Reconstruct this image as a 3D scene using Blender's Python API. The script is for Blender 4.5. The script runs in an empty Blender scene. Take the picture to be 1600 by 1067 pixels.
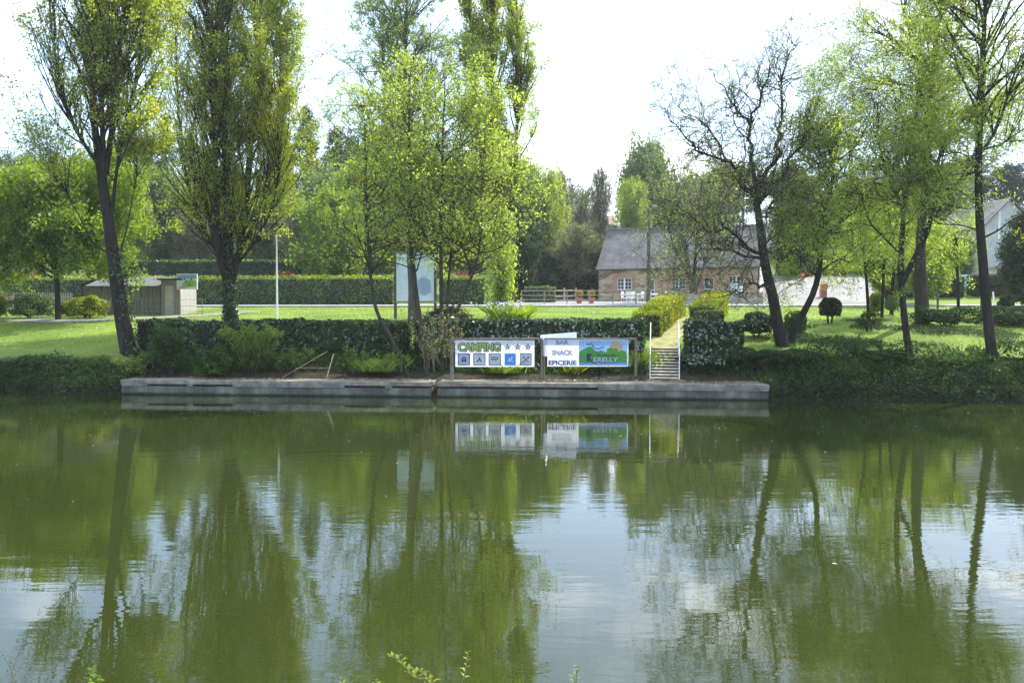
import bpy, math, random
import numpy as np
from mathutils import Vector, Matrix

R = math.radians
S = bpy.context.scene
COL = S.collection

# ------------------------------------------------------------------ camera
CH, FP, HZ = 3.1, 1350.0, 485.0          # eye height, focal length in photo pixels, horizon row
PITCH = math.atan((533.5 - HZ) / FP)
cd = bpy.data.cameras.new('camera')
cam = bpy.data.objects.new('camera', cd)
COL.objects.link(cam)
cam.location = (0, 0, CH)
cam.rotation_euler = (math.pi / 2 - PITCH, 0, 0)
cd.sensor_width = 36
cd.lens = FP / 1600 * 36
cd.clip_start = 0.05
cd.clip_end = 5000
S.camera = cam

# ------------------------------------------------------------------ light
SUN_AZ, SUN_EL = 42.0, 50.0              # degrees to the right of the view, degrees up
W = bpy.data.worlds.new('World')
S.world = W
W.use_nodes = True
wn, wl = W.node_tree.nodes, W.node_tree.links
bg = wn['Background']
sky = wn.new('ShaderNodeTexSky')
sky.sky_type = 'NISHITA'
sky.sun_disc = False
sky.sun_elevation = R(SUN_EL)
sky.sun_rotation = R(SUN_AZ)
sky.air_density = 1.0
sky.dust_density = 1.5
sky.ozone_density = 1.0
tc = wn.new('ShaderNodeTexCoord')
mp = wn.new('ShaderNodeMapping')
mp.inputs['Scale'].default_value = (1.0, 1.0, 2.6)
mp.inputs['Location'].default_value = (0.35, 0.0, 0.2)
cn = wn.new('ShaderNodeTexNoise')
cn.inputs['Scale'].default_value = 3.2
cn.inputs['Detail'].default_value = 7
cn.inputs['Roughness'].default_value = 0.55
cr = wn.new('ShaderNodeMapRange')
cr.inputs['From Min'].default_value = 0.53
cr.inputs['From Max'].default_value = 0.68
cm = wn.new('ShaderNodeMix')
cm.data_type = 'RGBA'
cm.inputs['B'].default_value = (16.0, 16.3, 16.6, 1)
wl.new(tc.outputs['Generated'], mp.inputs['Vector'])
wl.new(mp.outputs['Vector'], cn.inputs['Vector'])
wl.new(cn.outputs['Fac'], cr.inputs['Value'])
wl.new(cr.outputs['Result'], cm.inputs['Factor'])
ve = wn.new('ShaderNodeMix')                        # thin bright high cloud veil over the whole sky
ve.data_type = 'RGBA'
ve.inputs['Factor'].default_value = 0.32
ve.inputs['B'].default_value = (7.0, 9.8, 14.5, 1)
wl.new(sky.outputs['Color'], ve.inputs['A'])
wl.new(ve.outputs['Result'], cm.inputs['A'])
wl.new(cm.outputs['Result'], bg.inputs['Color'])
bg.inputs['Strength'].default_value = 0.14

sl = bpy.data.lights.new('sun', 'SUN')
sl.energy = 4.8
sl.angle = R(0.5)
sl.color = (1.0, 0.96, 0.88)
so = bpy.data.objects.new('sun', sl)
COL.objects.link(so)
sdir = Vector((math.sin(R(SUN_AZ)) * math.cos(R(SUN_EL)), math.cos(R(SUN_AZ)) * math.cos(R(SUN_EL)), math.sin(R(SUN_EL))))
so.rotation_euler = sdir.to_track_quat('Z', 'Y').to_euler()
so.location = (30, 20, 60)

S.view_settings.view_transform = 'Standard'
S.view_settings.look = 'None'
S.view_settings.gamma = 1
S.view_settings.exposure = 1.08
S.render.engine = 'CYCLES'
HAZE = 0.00028
S.cycles.max_bounces = 7
S.cycles.transparent_max_bounces = 8

# ------------------------------------------------------------------ helpers
def tag(o, label=None, cat=None, group=None, kind=None):
    if label: o['label'] = label
    if cat: o['category'] = cat
    if group: o['group'] = group
    if kind: o['kind'] = kind
    return o

def empty(name, loc=(0, 0, 0), rz=0, label=None, cat=None, group=None):
    o = bpy.data.objects.new(name, None)
    COL.objects.link(o)
    o.location = loc
    o.rotation_euler = (0, 0, rz)
    o.empty_display_size = 0.3
    return tag(o, label, cat, group)

def link_mesh(name, me, mats, parent=None, world=False):
    o = bpy.data.objects.new(name, me)
    COL.objects.link(o)
    for m in (mats if isinstance(mats, (list, tuple)) else [mats]):
        me.materials.append(m)
    if parent is not None:
        o.parent = parent
        if world:                                   # geometry given in world space
            o.matrix_parent_inverse = (Matrix.Translation(parent.location) @ parent.rotation_euler.to_matrix().to_4x4()).inverted()
    return o

def np_mesh(name, V, F, smooth=False, midx=None):
    """V (n,3); F (m,k) array of equal sized faces or list of such arrays"""
    Fs = F if isinstance(F, list) else [F]
    Fs = [np.asarray(f, dtype=np.int32) for f in Fs if len(f)]
    me = bpy.data.meshes.new(name)
    V = np.asarray(V, dtype=np.float32)
    me.vertices.add(len(V))
    me.vertices.foreach_set('co', V.ravel())
    nl = sum(f.size for f in Fs)
    npoly = sum(len(f) for f in Fs)
    me.loops.add(nl)
    me.polygons.add(npoly)
    me.loops.foreach_set('vertex_index', np.concatenate([f.ravel() for f in Fs]))
    tot = np.concatenate([np.full(len(f), f.shape[1], dtype=np.int32) for f in Fs])
    st = np.concatenate([[0], np.cumsum(tot)[:-1]]).astype(np.int32)
    me.polygons.foreach_set('loop_start', st)
    me.polygons.foreach_set('loop_total', tot)
    if smooth is True:
        me.polygons.foreach_set('use_smooth', np.ones(npoly, dtype=bool))
    elif smooth is not False:
        me.polygons.foreach_set('use_smooth', np.asarray(smooth, dtype=bool))
    if midx is not None:
        me.polygons.foreach_set('material_index', np.asarray(midx, dtype=np.int32))
    me.update(calc_edges=True)
    me.validate()
    return me

class MB:
    def __init__(s):
        s.v, s.f, s.m = [], [], []
    def add(s, vs, fs, mi=0):
        o = len(s.v)
        s.v += [tuple(v) for v in vs]
        s.f += [tuple(i + o for i in f) for f in fs]
        s.m += [mi] * len(fs)
        return s
    def box(s, x0, x1, y0, y1, z0, z1, mi=0, M=None):
        vs = [(x0, y0, z0), (x1, y0, z0), (x1, y1, z0), (x0, y1, z0), (x0, y0, z1), (x1, y0, z1), (x1, y1, z1), (x0, y1, z1)]
        if M is not None: vs = [M @ Vector(v) for v in vs]
        return s.add(vs, [(0, 3, 2, 1), (4, 5, 6, 7), (0, 1, 5, 4), (1, 2, 6, 5), (2, 3, 7, 6), (3, 0, 4, 7)], mi)
    def cbox(s, x0, x1, y0, y1, z0, z1, c=0.01, mi=0):
        """box with chamfered vertical edges and top edge"""
        def ring(i, z):
            a, b, cc, d = x0 + i, x1 - i, y0 + i, y1 - i
            return [(a + c, cc, z), (b - c, cc, z), (b, cc + c, z), (b, d - c, z), (b - c, d, z), (a + c, d, z), (a, d - c, z), (a, cc + c, z)]
        vs = ring(0, z0) + ring(0, z1 - c) + ring(c, z1)
        fs = [tuple(range(7, -1, -1)), tuple(range(16, 24))]
        for k in (0, 8):
            for i in range(8):
                j = (i + 1) % 8
                fs.append((k + i, k + j, k + 8 + j, k + 8 + i))
        return s.add(vs, fs, mi)
    def bar(s, a, b, r, n=8, r2=None, mi=0):
        a, b = Vector(a), Vector(b)
        r2 = r if r2 is None else r2
        d = (b - a).normalized()
        u = d.cross(Vector((0, 0, 1)) if abs(d.z) < 0.9 else Vector((1, 0, 0))).normalized()
        w = d.cross(u)
        vs = []
        for p, rr in ((a, r), (b, r2)):
            for i in range(n):
                t = 2 * math.pi * (i + 0.5) / n
                vs.append(p + u * math.cos(t) * rr + w * math.sin(t) * rr)
        fs = [(i, (i + 1) % n, n + (i + 1) % n, n + i) for i in range(n)]
        fs += [tuple(range(n - 1, -1, -1)), tuple(range(n, 2 * n))]
        return s.add(vs, fs, mi)
    def path(s, pts, r, n=6, mi=0):
        for a, b in zip(pts[:-1], pts[1:]): s.bar(a, b, r, n, mi=mi)
        return s
    def lathe(s, prof, c=(0, 0, 0), n=16, mi=0):
        vs, fs = [], []
        for (r, z) in prof:
            for i in range(n):
                t = 2 * math.pi * i / n
                vs.append((c[0] + r * math.cos(t), c[1] + r * math.sin(t), c[2] + z))
        for k in range(len(prof) - 1):
            for i in range(n):
                j = (i + 1) % n
                fs.append((k * n + i, k * n + j, (k + 1) * n + j, (k + 1) * n + i))
        fs += [tuple(range(n - 1, -1, -1)), tuple(range((len(prof) - 1) * n, len(prof) * n))]
        return s.add(vs, fs, mi)
    def prism(s, poly, y0, y1, mi=0):
        """poly of (x,z), extruded along y (y0 front)"""
        n = len(poly)
        vs = [(x, y0, z) for x, z in poly] + [(x, y1, z) for x, z in poly]
        fs = [tuple(range(n)), tuple(range(2 * n - 1, n - 1, -1))]
        fs += [(i, n + i, n + (i + 1) % n, (i + 1) % n) for i in range(n)]
        return s.add(vs, fs, mi)
    def build(s, name, mats, parent=None, world=False, smooth=False):
        me = bpy.data.meshes.new(name)
        me.from_pydata([tuple(v) for v in s.v], [], s.f)
        me.polygons.foreach_set('material_index', s.m)
        if smooth: me.polygons.foreach_set('use_smooth', [True] * len(s.f))
        me.update()
        return link_mesh(name, me, mats, parent, world)

def copy_tree(o, parent=None):
    c = o.copy()
    COL.objects.link(c)
    if parent is not None:
        inv = o.matrix_parent_inverse.copy()
        c.parent = parent
        c.matrix_parent_inverse = inv
    for ch in [k for k in bpy.data.objects if k.parent == o]:
        copy_tree(ch, c)
    return c

# ------------------------------------------------------------------ where things stand
def front(x):                                       # line of the far water's edge
    return 30.54 - 0.094 * x
PROF = np.array([(-32.0, 1.6), (-28.5, 1.5), (-27.6, 1.25), (-26.4, 0.5), (-25, -0.3), (-23, -1.0), (-1.8, -1.3), (-0.2, -0.35), (0.15, 0.12), (0.5, 0.34), (1.8, 0.75),
                 (3.2, 1.35), (5, 1.78), (8, 2.22), (12, 2.6), (20, 3.02), (27, 3.3), (32, 3.5), (45, 3.85), (60, 4.9), (90, 9), (140, 17), (220, 30), (2500, 34)])
STEEP = np.array([(0.1, 0.10), (0.35, .42), (0.8, 0.95), (1.35, 1.28), (2.2, 1.42), (3.2, 1.52), (5, 1.78)])
def gh(x, y):
    s = y - front(x)
    h = float(np.interp(s, PROF[:, 0], PROF[:, 1]))
    if .1 < s < 5:                                   # natural bank beside the quay
        t = max(-14.6 - x, x - 9.0); t = min(1, max(0, t / .8))
        h += t * (float(np.interp(s, STEEP[:, 0], STEEP[:, 1])) - h)
    if s > 45:
        t = min(1, max(0, (x + 12) / 30.0)); t = t * t * (3 - 2 * t)
        h = 3.85 + (h - 3.85) * (1 - 0.72 * t)
    if s > 32:                                       # the right hand side climbs behind the road
        t = min(1, max(0, (x - 18.6) / 4.6)); t = t * t * (3 - 2 * t)
        h += t * min(s - 32, 40) * .125
    if 0.8 < s < 3.9 and abs(x - y * .1770) < .72: h -= 0.3    # cut for the steps
    if -1 < s < 8: h += 0.05 * math.sin(x * 1.3 + 1.7 * math.sin(x * .41)) * min(1, max(0, s)) * (1 - max(0, s) / 8)
    return h
def Pp(px, py, y):
    c, sn = math.cos(PITCH), math.sin(PITCH)
    vx, vy, vz = px - 800, c * FP + sn * (533.5 - py), -sn * FP + c * (533.5 - py)
    t = y / vy
    return Vector((vx * t, y, CH + vz * t))
def On(px, y):                                      # ground point in the column px at distance y
    p = Pp(px, 480, y)
    return Vector((p.x, y, gh(p.x, y)))
def G(px, py):                                      # where the view ray of a pixel meets the far ground
    y = 30.0
    while y < 200:
        p = Pp(px, py, y)
        if p.z <= gh(p.x, y): return Vector((p.x, y, gh(p.x, y)))
        y += 0.05
    return p

# ------------------------------------------------------------------ materials
def nodes(m):
    m.use_nodes = True
    return m.node_tree.nodes, m.node_tree.links
def mat(name, col, rough=0.7, var=0.25, scale=3.0, bump=0.0, bscale=40.0, metal=0.0, col2=None, spec=0.4, stretch=None):
    m = bpy.data.materials.new(name)
    n, l = nodes(m)
    b = n['Principled BSDF']
    b.inputs['Roughness'].default_value = rough
    b.inputs['Metallic'].default_value = metal
    b.inputs['Specular IOR Level'].default_value = spec
    t = n.new('ShaderNodeTexCoord')
    vec = t.outputs['Object']
    if stretch:
        q = n.new('ShaderNodeMapping'); q.inputs['Scale'].default_value = stretch
        l.new(vec, q.inputs['Vector']); vec = q.outputs['Vector']
    nz = n.new('ShaderNodeTexNoise')
    nz.inputs['Scale'].default_value = scale
    nz.inputs['Detail'].default_value = 6
    nz.inputs['Roughness'].default_value = 0.65
    l.new(vec, nz.inputs['Vector'])
    rp = n.new('ShaderNodeValToRGB')
    a = [c * (1 - var) for c in col]
    c2 = col2 if col2 else [min(1, c * (1 + var)) for c in col]
    rp.color_ramp.elements[0].position = 0.32
    rp.color_ramp.elements[1].position = 0.68
    rp.color_ramp.elements[0].color = (*a, 1)
    rp.color_ramp.elements[1].color = (*c2, 1)
    l.new(nz.outputs['Fac'], rp.inputs['Fac'])
    l.new(rp.outputs['Color'], b.inputs['Base Color'])
    if bump:
        bz = n.new('ShaderNodeTexNoise'); bz.inputs['Scale'].default_value = bscale; bz.inputs['Detail'].default_value = 4
        bp = n.new('ShaderNodeBump'); bp.inputs['Strength'].default_value = bump; bp.inputs['Distance'].default_value = 0.02
        l.new(vec, bz.inputs['Vector']); l.new(bz.outputs['Fac'], bp.inputs['Height']); l.new(bp.outputs['Normal'], b.inputs['Normal'])
    return m

def leaf_mat(name, c1, c2, c3=None, trans=0.45, gloss=0.03, grough=0.5, clump=0.6):
    m = bpy.data.materials.new(name)
    n, l = nodes(m)
    n.remove(n['Principled BSDF'])
    out = n['Material Output']
    geo = n.new('ShaderNodeNewGeometry')
    tc = n.new('ShaderNodeTexCoord')
    nz = n.new('ShaderNodeTexNoise'); nz.inputs['Scale'].default_value = clump; nz.inputs['Detail'].default_value = 3
    l.new(tc.outputs['Object'], nz.inputs['Vector'])
    ma = n.new('ShaderNodeMath'); ma.operation = 'MULTIPLY_ADD'
    ma.inputs[1].default_value = 0.55
    l.new(geo.outputs['Random Per Island'], ma.inputs[0])
    sb = n.new('ShaderNodeMath'); sb.operation = 'MULTIPLY_ADD'; sb.inputs[1].default_value = 1.7; sb.inputs[2].default_value = -0.62
    l.new(nz.outputs['Fac'], sb.inputs[0])
    l.new(sb.outputs[0], ma.inputs[2])
    rp = n.new('ShaderNodeValToRGB')
    e = rp.color_ramp.elements
    e[0].position = 0.1; e[0].color = (*c1, 1)
    e[1].position = 0.95; e[1].color = (*(c3 or c2), 1)
    if c3:
        k = e.new(0.55); k.color = (*c2, 1)
    l.new(ma.outputs[0], rp.inputs['Fac'])
    d = n.new('ShaderNodeBsdfDiffuse'); t = n.new('ShaderNodeBsdfTranslucent'); g = n.new('ShaderNodeBsdfGlossy')
    g.inputs['Roughness'].default_value = grough
    hs = n.new('ShaderNodeHueSaturation'); hs.inputs['Hue'].default_value = 0.485; hs.inputs['Saturation'].default_value = 1.1; hs.inputs['Value'].default_value = 2.15
    l.new(rp.outputs['Color'], d.inputs['Color']); l.new(rp.outputs['Color'], hs.inputs['Color']); l.new(hs.outputs['Color'], t.inputs['Color'])
    m1 = n.new('ShaderNodeMixShader'); m1.inputs['Fac'].default_value = trans
    l.new(d.outputs[0], m1.inputs[1]); l.new(t.outputs[0], m1.inputs[2])
    m2 = n.new('ShaderNodeMixShader'); m2.inputs['Fac'].default_value = gloss
    l.new(m1.outputs[0], m2.inputs[1]); l.new(g.outputs[0], m2.inputs[2])
    l.new(m2.outputs[0], out.inputs['Surface'])
    return m

M = {}
M['bark'] = mat('dark bark', (0.05, 0.042, 0.032), 0.95, 0.4, 5, 0.8, 30, stretch=(1, 1, 0.25), spec=.15)
M['bark_grey'] = mat('grey bark', (0.09, 0.082, 0.068), 0.95, 0.4, 5, 0.8, 30, stretch=(1, 1, 0.25), spec=.15)
M['bark_black'] = mat('black bark', (0.028, 0.024, 0.019), 0.95, 0.4, 6, 0.8, 30, stretch=(1, 1, 0.3), spec=.12)
M['twig'] = mat('bare twigs', (0.16, 0.125, 0.095), 0.9, 0.3, 3)
M['twig_dark'] = mat('thin brown twigs', (0.09, 0.075, 0.055), 0.9, 0.3, 3, spec=.2)
M['l_poplar'] = leaf_mat('young poplar leaf', (0.12, 0.17, 0.03), (0.21, 0.26, 0.035), (0.33, 0.36, 0.045), 0.6, 0.03)
M['l_alder'] = leaf_mat('alder leaf', (0.12, 0.175, 0.028), (0.20, 0.27, 0.044), (0.29, 0.35, 0.07), 0.58, 0.04)
M['l_birch'] = leaf_mat('birch leaf', (0.09, 0.14, 0.03), (0.15, 0.21, 0.045), (0.22, 0.28, 0.07), 0.55, 0.03)
M['l_willow'] = leaf_mat('willow leaf', (0.12, 0.175, 0.03), (0.19, 0.26, 0.045), (0.28, 0.35, 0.07), 0.6, 0.03)
M['l_green'] = leaf_mat('fresh green leaf', (0.065, 0.115, 0.014), (0.12, 0.185, 0.02), (0.19, 0.26, 0.03), 0.5, 0.03)
M['l_dark'] = leaf_mat('dark green leaf', (0.010, 0.024, 0.006), (0.020, 0.042, 0.010), (0.05, 0.085, 0.018), 0.3, 0.02)
M['l_conifer'] = leaf_mat('conifer needles', (0.012, 0.026, 0.018), (0.022, 0.045, 0.028), (0.035, 0.06, 0.04), 0.15, 0.05)
M['l_laurel'] = leaf_mat('laurel leaf', (0.012, 0.03, 0.008), (0.022, 0.052, 0.012), (0.045, 0.09, 0.018), 0.2, 0.11, 0.12)
M['l_hedge'] = leaf_mat('clipped hedge leaf', (0.035, 0.075, 0.012), (0.07, 0.13, 0.02), (0.17, 0.23, 0.04), 0.3, 0.06)
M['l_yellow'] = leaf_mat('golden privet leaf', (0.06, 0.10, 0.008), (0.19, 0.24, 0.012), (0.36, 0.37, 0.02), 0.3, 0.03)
M['l_weed'] = leaf_mat('bank weed leaf', (0.018, 0.042, 0.009), (0.038, 0.08, 0.015), (0.11, 0.19, 0.03), 0.4, 0.02)
M['l_grass'] = leaf_mat('grass blade', (0.08, 0.13, 0.018), (0.13, 0.20, 0.025), (0.20, 0.29, 0.05), 0.4, 0.03, clump=0.35)
M['l_laurel_shade'] = leaf_mat('shaded laurel leaf', (0.012, 0.028, 0.007), (0.022, 0.048, 0.011), (0.05, 0.09, 0.018), 0.2, 0.05, 0.2)  # copy of the laurel; the left hedge's shade put in, darker and less glossy
M['l_ivy'] = leaf_mat('ivy leaf', (0.012, 0.03, 0.008), (0.025, 0.055, 0.012), (0.05, 0.10, 0.02), 0.2, 0.06, 0.3)
M['l_far'] = leaf_mat('far wood leaf', (0.06, 0.10, 0.03), (0.10, 0.15, 0.045), (0.15, 0.20, 0.06), 0.45, 0.03, clump=0.25)
M['l_red'] = leaf_mat('red azalea flower', (0.35, 0.03, 0.05), (0.5, 0.06, 0.09), None, 0.3, 0.03)
M['l_rust'] = leaf_mat('rust red young leaf', (0.14, 0.045, 0.03), (0.24, 0.08, 0.05), None, 0.35, 0.05)
M['l_blue'] = leaf_mat('pale violet flower', (0.35, 0.35, 0.6), (0.5, 0.5, 0.75), None, 0.3, 0.03)
M['l_bankgrass'] = leaf_mat('shaded bank grass', (0.02, 0.048, 0.009), (0.04, 0.085, 0.014), (0.11, 0.19, 0.025), 0.4, 0.02, clump=0.5)  # darker copy of the grass; the bank's shade put into its colour
M['core'] = mat('inner twigs and hedge shade', (0.02, 0.028, 0.012), 1.0, 0.4, 6)  # solid filler; shade between the leaves put into its dark colour
M['concrete'] = mat('weathered concrete', (0.12, 0.125, 0.10), 0.9, 0.5, 2.2, 0.6, 25, stretch=(1, 1, 0.5))
M['concrete_top'] = mat('pale worn concrete', (0.20, 0.18, 0.14), 0.9, 0.5, 3, 0.5, 30)
M['stone_step'] = mat('pale step stone', (0.50, 0.43, 0.31), 0.85, 0.4, 6, 0.4, 30)
M['render_wall'] = mat('beige render', (0.40, 0.36, 0.29), 0.9, 0.15, 2, 0.2, 60)
M['white_wall'] = mat('white render', (0.72, 0.70, 0.66), 0.9, 0.08, 1, 0.1, 60)
M['grey_wall'] = mat('pale grey render', (0.38, 0.375, 0.37), 0.9, 0.08, 1, 0.1, 60)
M['wood'] = mat('weathered timber', (0.24, 0.20, 0.155), 0.85, 0.35, 4, 0.3, 40, stretch=(3, 3, .5))
M['wood_dark'] = mat('dark timber', (0.09, 0.075, 0.06), 0.85, 0.35, 4, 0.3, 40)
M['wood_pale'] = mat('pale timber', (0.42, 0.37, 0.29), 0.85, 0.3, 4, 0.2, 40)
M['steel'] = mat('galvanised steel', (0.24, 0.24, 0.22), 0.5, 0.2, 6, metal=0.4)
M['rust'] = mat('rusty brown steel', (0.16, 0.12, 0.085), 0.7, 0.4, 8, 0.2, 50)
M['white_paint'] = mat('white paint', (0.78, 0.79, 0.80), 0.5, 0.08, 5)
M['plastic'] = mat('white plastic', (0.80, 0.80, 0.80), 0.4, 0.03, 5)
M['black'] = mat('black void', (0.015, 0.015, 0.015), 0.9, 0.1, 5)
M['glass'] = mat('window glass', (0.03, 0.035, 0.04), 0.08, 0.1, 1, spec=0.8)
M['orange'] = mat('orange paint', (0.42, 0.11, 0.04), 0.5, 0.1, 5)
M['red'] = mat('red paint', (0.6, 0.04, 0.035), 0.5, 0.1, 5)
M['terracotta'] = mat('terracotta', (0.42, 0.14, 0.08), 0.8, 0.2, 8)
M['blue'] = mat('blue plastic', (0.10, 0.30, 0.62), 0.5, 0.1, 5)
M['zinc'] = mat('grey roof felt', (0.10, 0.095, 0.092), 0.9, 0.25, 5, 0.3, 40)

def add_tide_line(m, z0=0.03, z1=0.11, col=(0.018, 0.024, 0.012)):
    n, l = m.node_tree.nodes, m.node_tree.links
    b = n['Principled BSDF']; src = b.inputs['Base Color'].links[0].from_socket
    g = n.new('ShaderNodeNewGeometry'); s = n.new('ShaderNodeSeparateXYZ'); l.new(g.outputs['Position'], s.inputs[0])
    z = n.new('ShaderNodeTexNoise'); z.inputs['Scale'].default_value = 2.5; z.inputs['Detail'].default_value = 5; l.new(g.outputs['Position'], z.inputs['Vector'])
    a = n.new('ShaderNodeMath'); a.operation = 'MULTIPLY_ADD'; a.inputs[1].default_value = -.12; l.new(z.outputs['Fac'], a.inputs[0]); l.new(s.outputs['Z'], a.inputs[2])
    r = n.new('ShaderNodeMapRange'); r.inputs['From Min'].default_value = z0 - .06; r.inputs['From Max'].default_value = z1 - .06; l.new(a.outputs[0], r.inputs['Value'])
    x = n.new('ShaderNodeMix'); x.data_type = 'RGBA'; x.inputs['A'].default_value = (*col, 1); l.new(r.outputs['Result'], x.inputs['Factor']); l.new(src, x.inputs['B']); l.new(x.outputs['Result'], b.inputs['Base Color'])
    # dark run marks down the face
    mp_ = n.new('ShaderNodeMapping'); mp_.inputs['Scale'].default_value = (1.1, 1.1, .5); l.new(g.outputs['Position'], mp_.inputs['Vector'])
    w = n.new('ShaderNodeTexNoise'); w.inputs['Scale'].default_value = 1.0; w.inputs['Detail'].default_value = 6; l.new(mp_.outputs['Vector'], w.inputs['Vector'])
    q = n.new('ShaderNodeMapRange'); q.inputs['From Min'].default_value = .42; q.inputs['From Max'].default_value = .62; q.inputs['To Min'].default_value = .68; q.inputs['To Max'].default_value = 1.12; l.new(w.outputs['Fac'], q.inputs['Value'])
    y = n.new('ShaderNodeMix'); y.data_type = 'RGBA'; y.blend_type = 'MULTIPLY'; y.inputs['Factor'].default_value = 1; l.new(x.outputs['Result'], y.inputs['A']); l.new(q.outputs['Result'], y.inputs['B']); l.new(y.outputs['Result'], b.inputs['Base Color'])
add_tide_line(M['concrete'])
# ------------------------------------------------------------------ vegetation machinery
def unit(a):
    return a / np.maximum(np.linalg.norm(a, axis=-1, keepdims=True), 1e-9)

def leaf_quads(C, size, rng, N=None, bias=0.0, aspect=0.6, droop=0.0, jitter=0.35):
    n = len(C)
    nr = unit(rng.normal(size=(n, 3)))
    if N is not None: nr = unit(nr + N * bias)
    u = rng.normal(size=(n, 3)); u[:, 2] -= droop
    u = unit(u - nr * np.sum(u * nr, 1, keepdims=True))
    v = np.cross(nr, u)
    s = (size * (1 + jitter * rng.normal(size=n)).clip(0.35, 2))[:, None]
    a = C - u * s * .5
    b = C + v * s * aspect * .5 - u * s * .06 + nr * s * .08
    c = C + u * s * .5
    d = C - v * s * aspect * .5 - u * s * .06 + nr * s * .08
    V = np.stack([a, b, c, d], 1).reshape(-1, 3)
    F = np.arange(n * 4).reshape(-1, 4)
    return V, F

def tubes(P, Rr, k):
    """P (N,S,3), Rr (N,S) -> verts, quads"""
    N, Sg, _ = P.shape
    T = np.zeros_like(P)
    T[:, 1:-1] = P[:, 2:] - P[:, :-2]; T[:, 0] = P[:, 1] - P[:, 0]; T[:, -1] = P[:, -1] - P[:, -2]
    T = unit(T)
    ref = np.array([0.31, 0.95, 0.05]) * np.ones_like(T)
    U = unit(np.cross(T, ref)); Wv = np.cross(T, U)
    a = np.arange(k) * 2 * math.pi / k
    V = P[:, :, None, :] + Rr[:, :, None, None] * (U[:, :, None, :] * np.cos(a)[None, None, :, None] + Wv[:, :, None, :] * np.sin(a)[None, None, :, None])
    idx = np.arange(N * Sg * k).reshape(N, Sg, k)
    A = idx[:, :-1, :]; B = np.roll(idx, -1, 2)[:, :-1, :]; Cc = np.roll(idx, -1, 2)[:, 1:, :]; D = idx[:, 1:, :]
    return V.reshape(-1, 3), np.stack([A, B, Cc, D], -1).reshape(-1, 4)

class Geo:
    def __init__(s): s.V, s.F, s.n = [], [], 0
    def add(s, V, F):
        s.V.append(V); s.F.append(F + s.n); s.n += len(V)
    def mesh(s, name, smooth=False):
        return np_mesh(name, np.concatenate(s.V), np.concatenate(s.F), smooth)

def smooth_line(pts, rad, m=14):
    """Catmull-Rom through points, m samples"""
    p = np.array([list(q) for q in pts], float); r = np.array(rad, float)
    if len(r) == 2 and len(p) > 2: r = np.interp(np.linspace(0, 1, len(p)), [0, 1], r)
    e = np.vstack([2 * p[0] - p[1], p, 2 * p[-1] - p[-2]])
    t = np.linspace(0, len(p) - 1 - 1e-6, m); i = t.astype(int); f = (t - i)[:, None]
    a, b, c, d = e[i], e[i + 1], e[i + 2], e[i + 3]
    q = .5 * ((2 * b) + (-a + c) * f + (2 * a - 5 * b + 4 * c - d) * f ** 2 + (-a + 3 * b - 3 * c + d) * f ** 3)
    rr = r[i] * (1 - f[:, 0]) + r[np.minimum(i + 1, len(r) - 1)] * f[:, 0]
    return q, rr

def branch_dirs(T, ang, rng):
    n = len(T)
    x = rng.normal(size=(n, 3)); x = unit(x - T * np.sum(x * T, 1, keepdims=True))
    return unit(T * np.cos(ang)[:, None] + x * np.sin(ang)[:, None])

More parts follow.
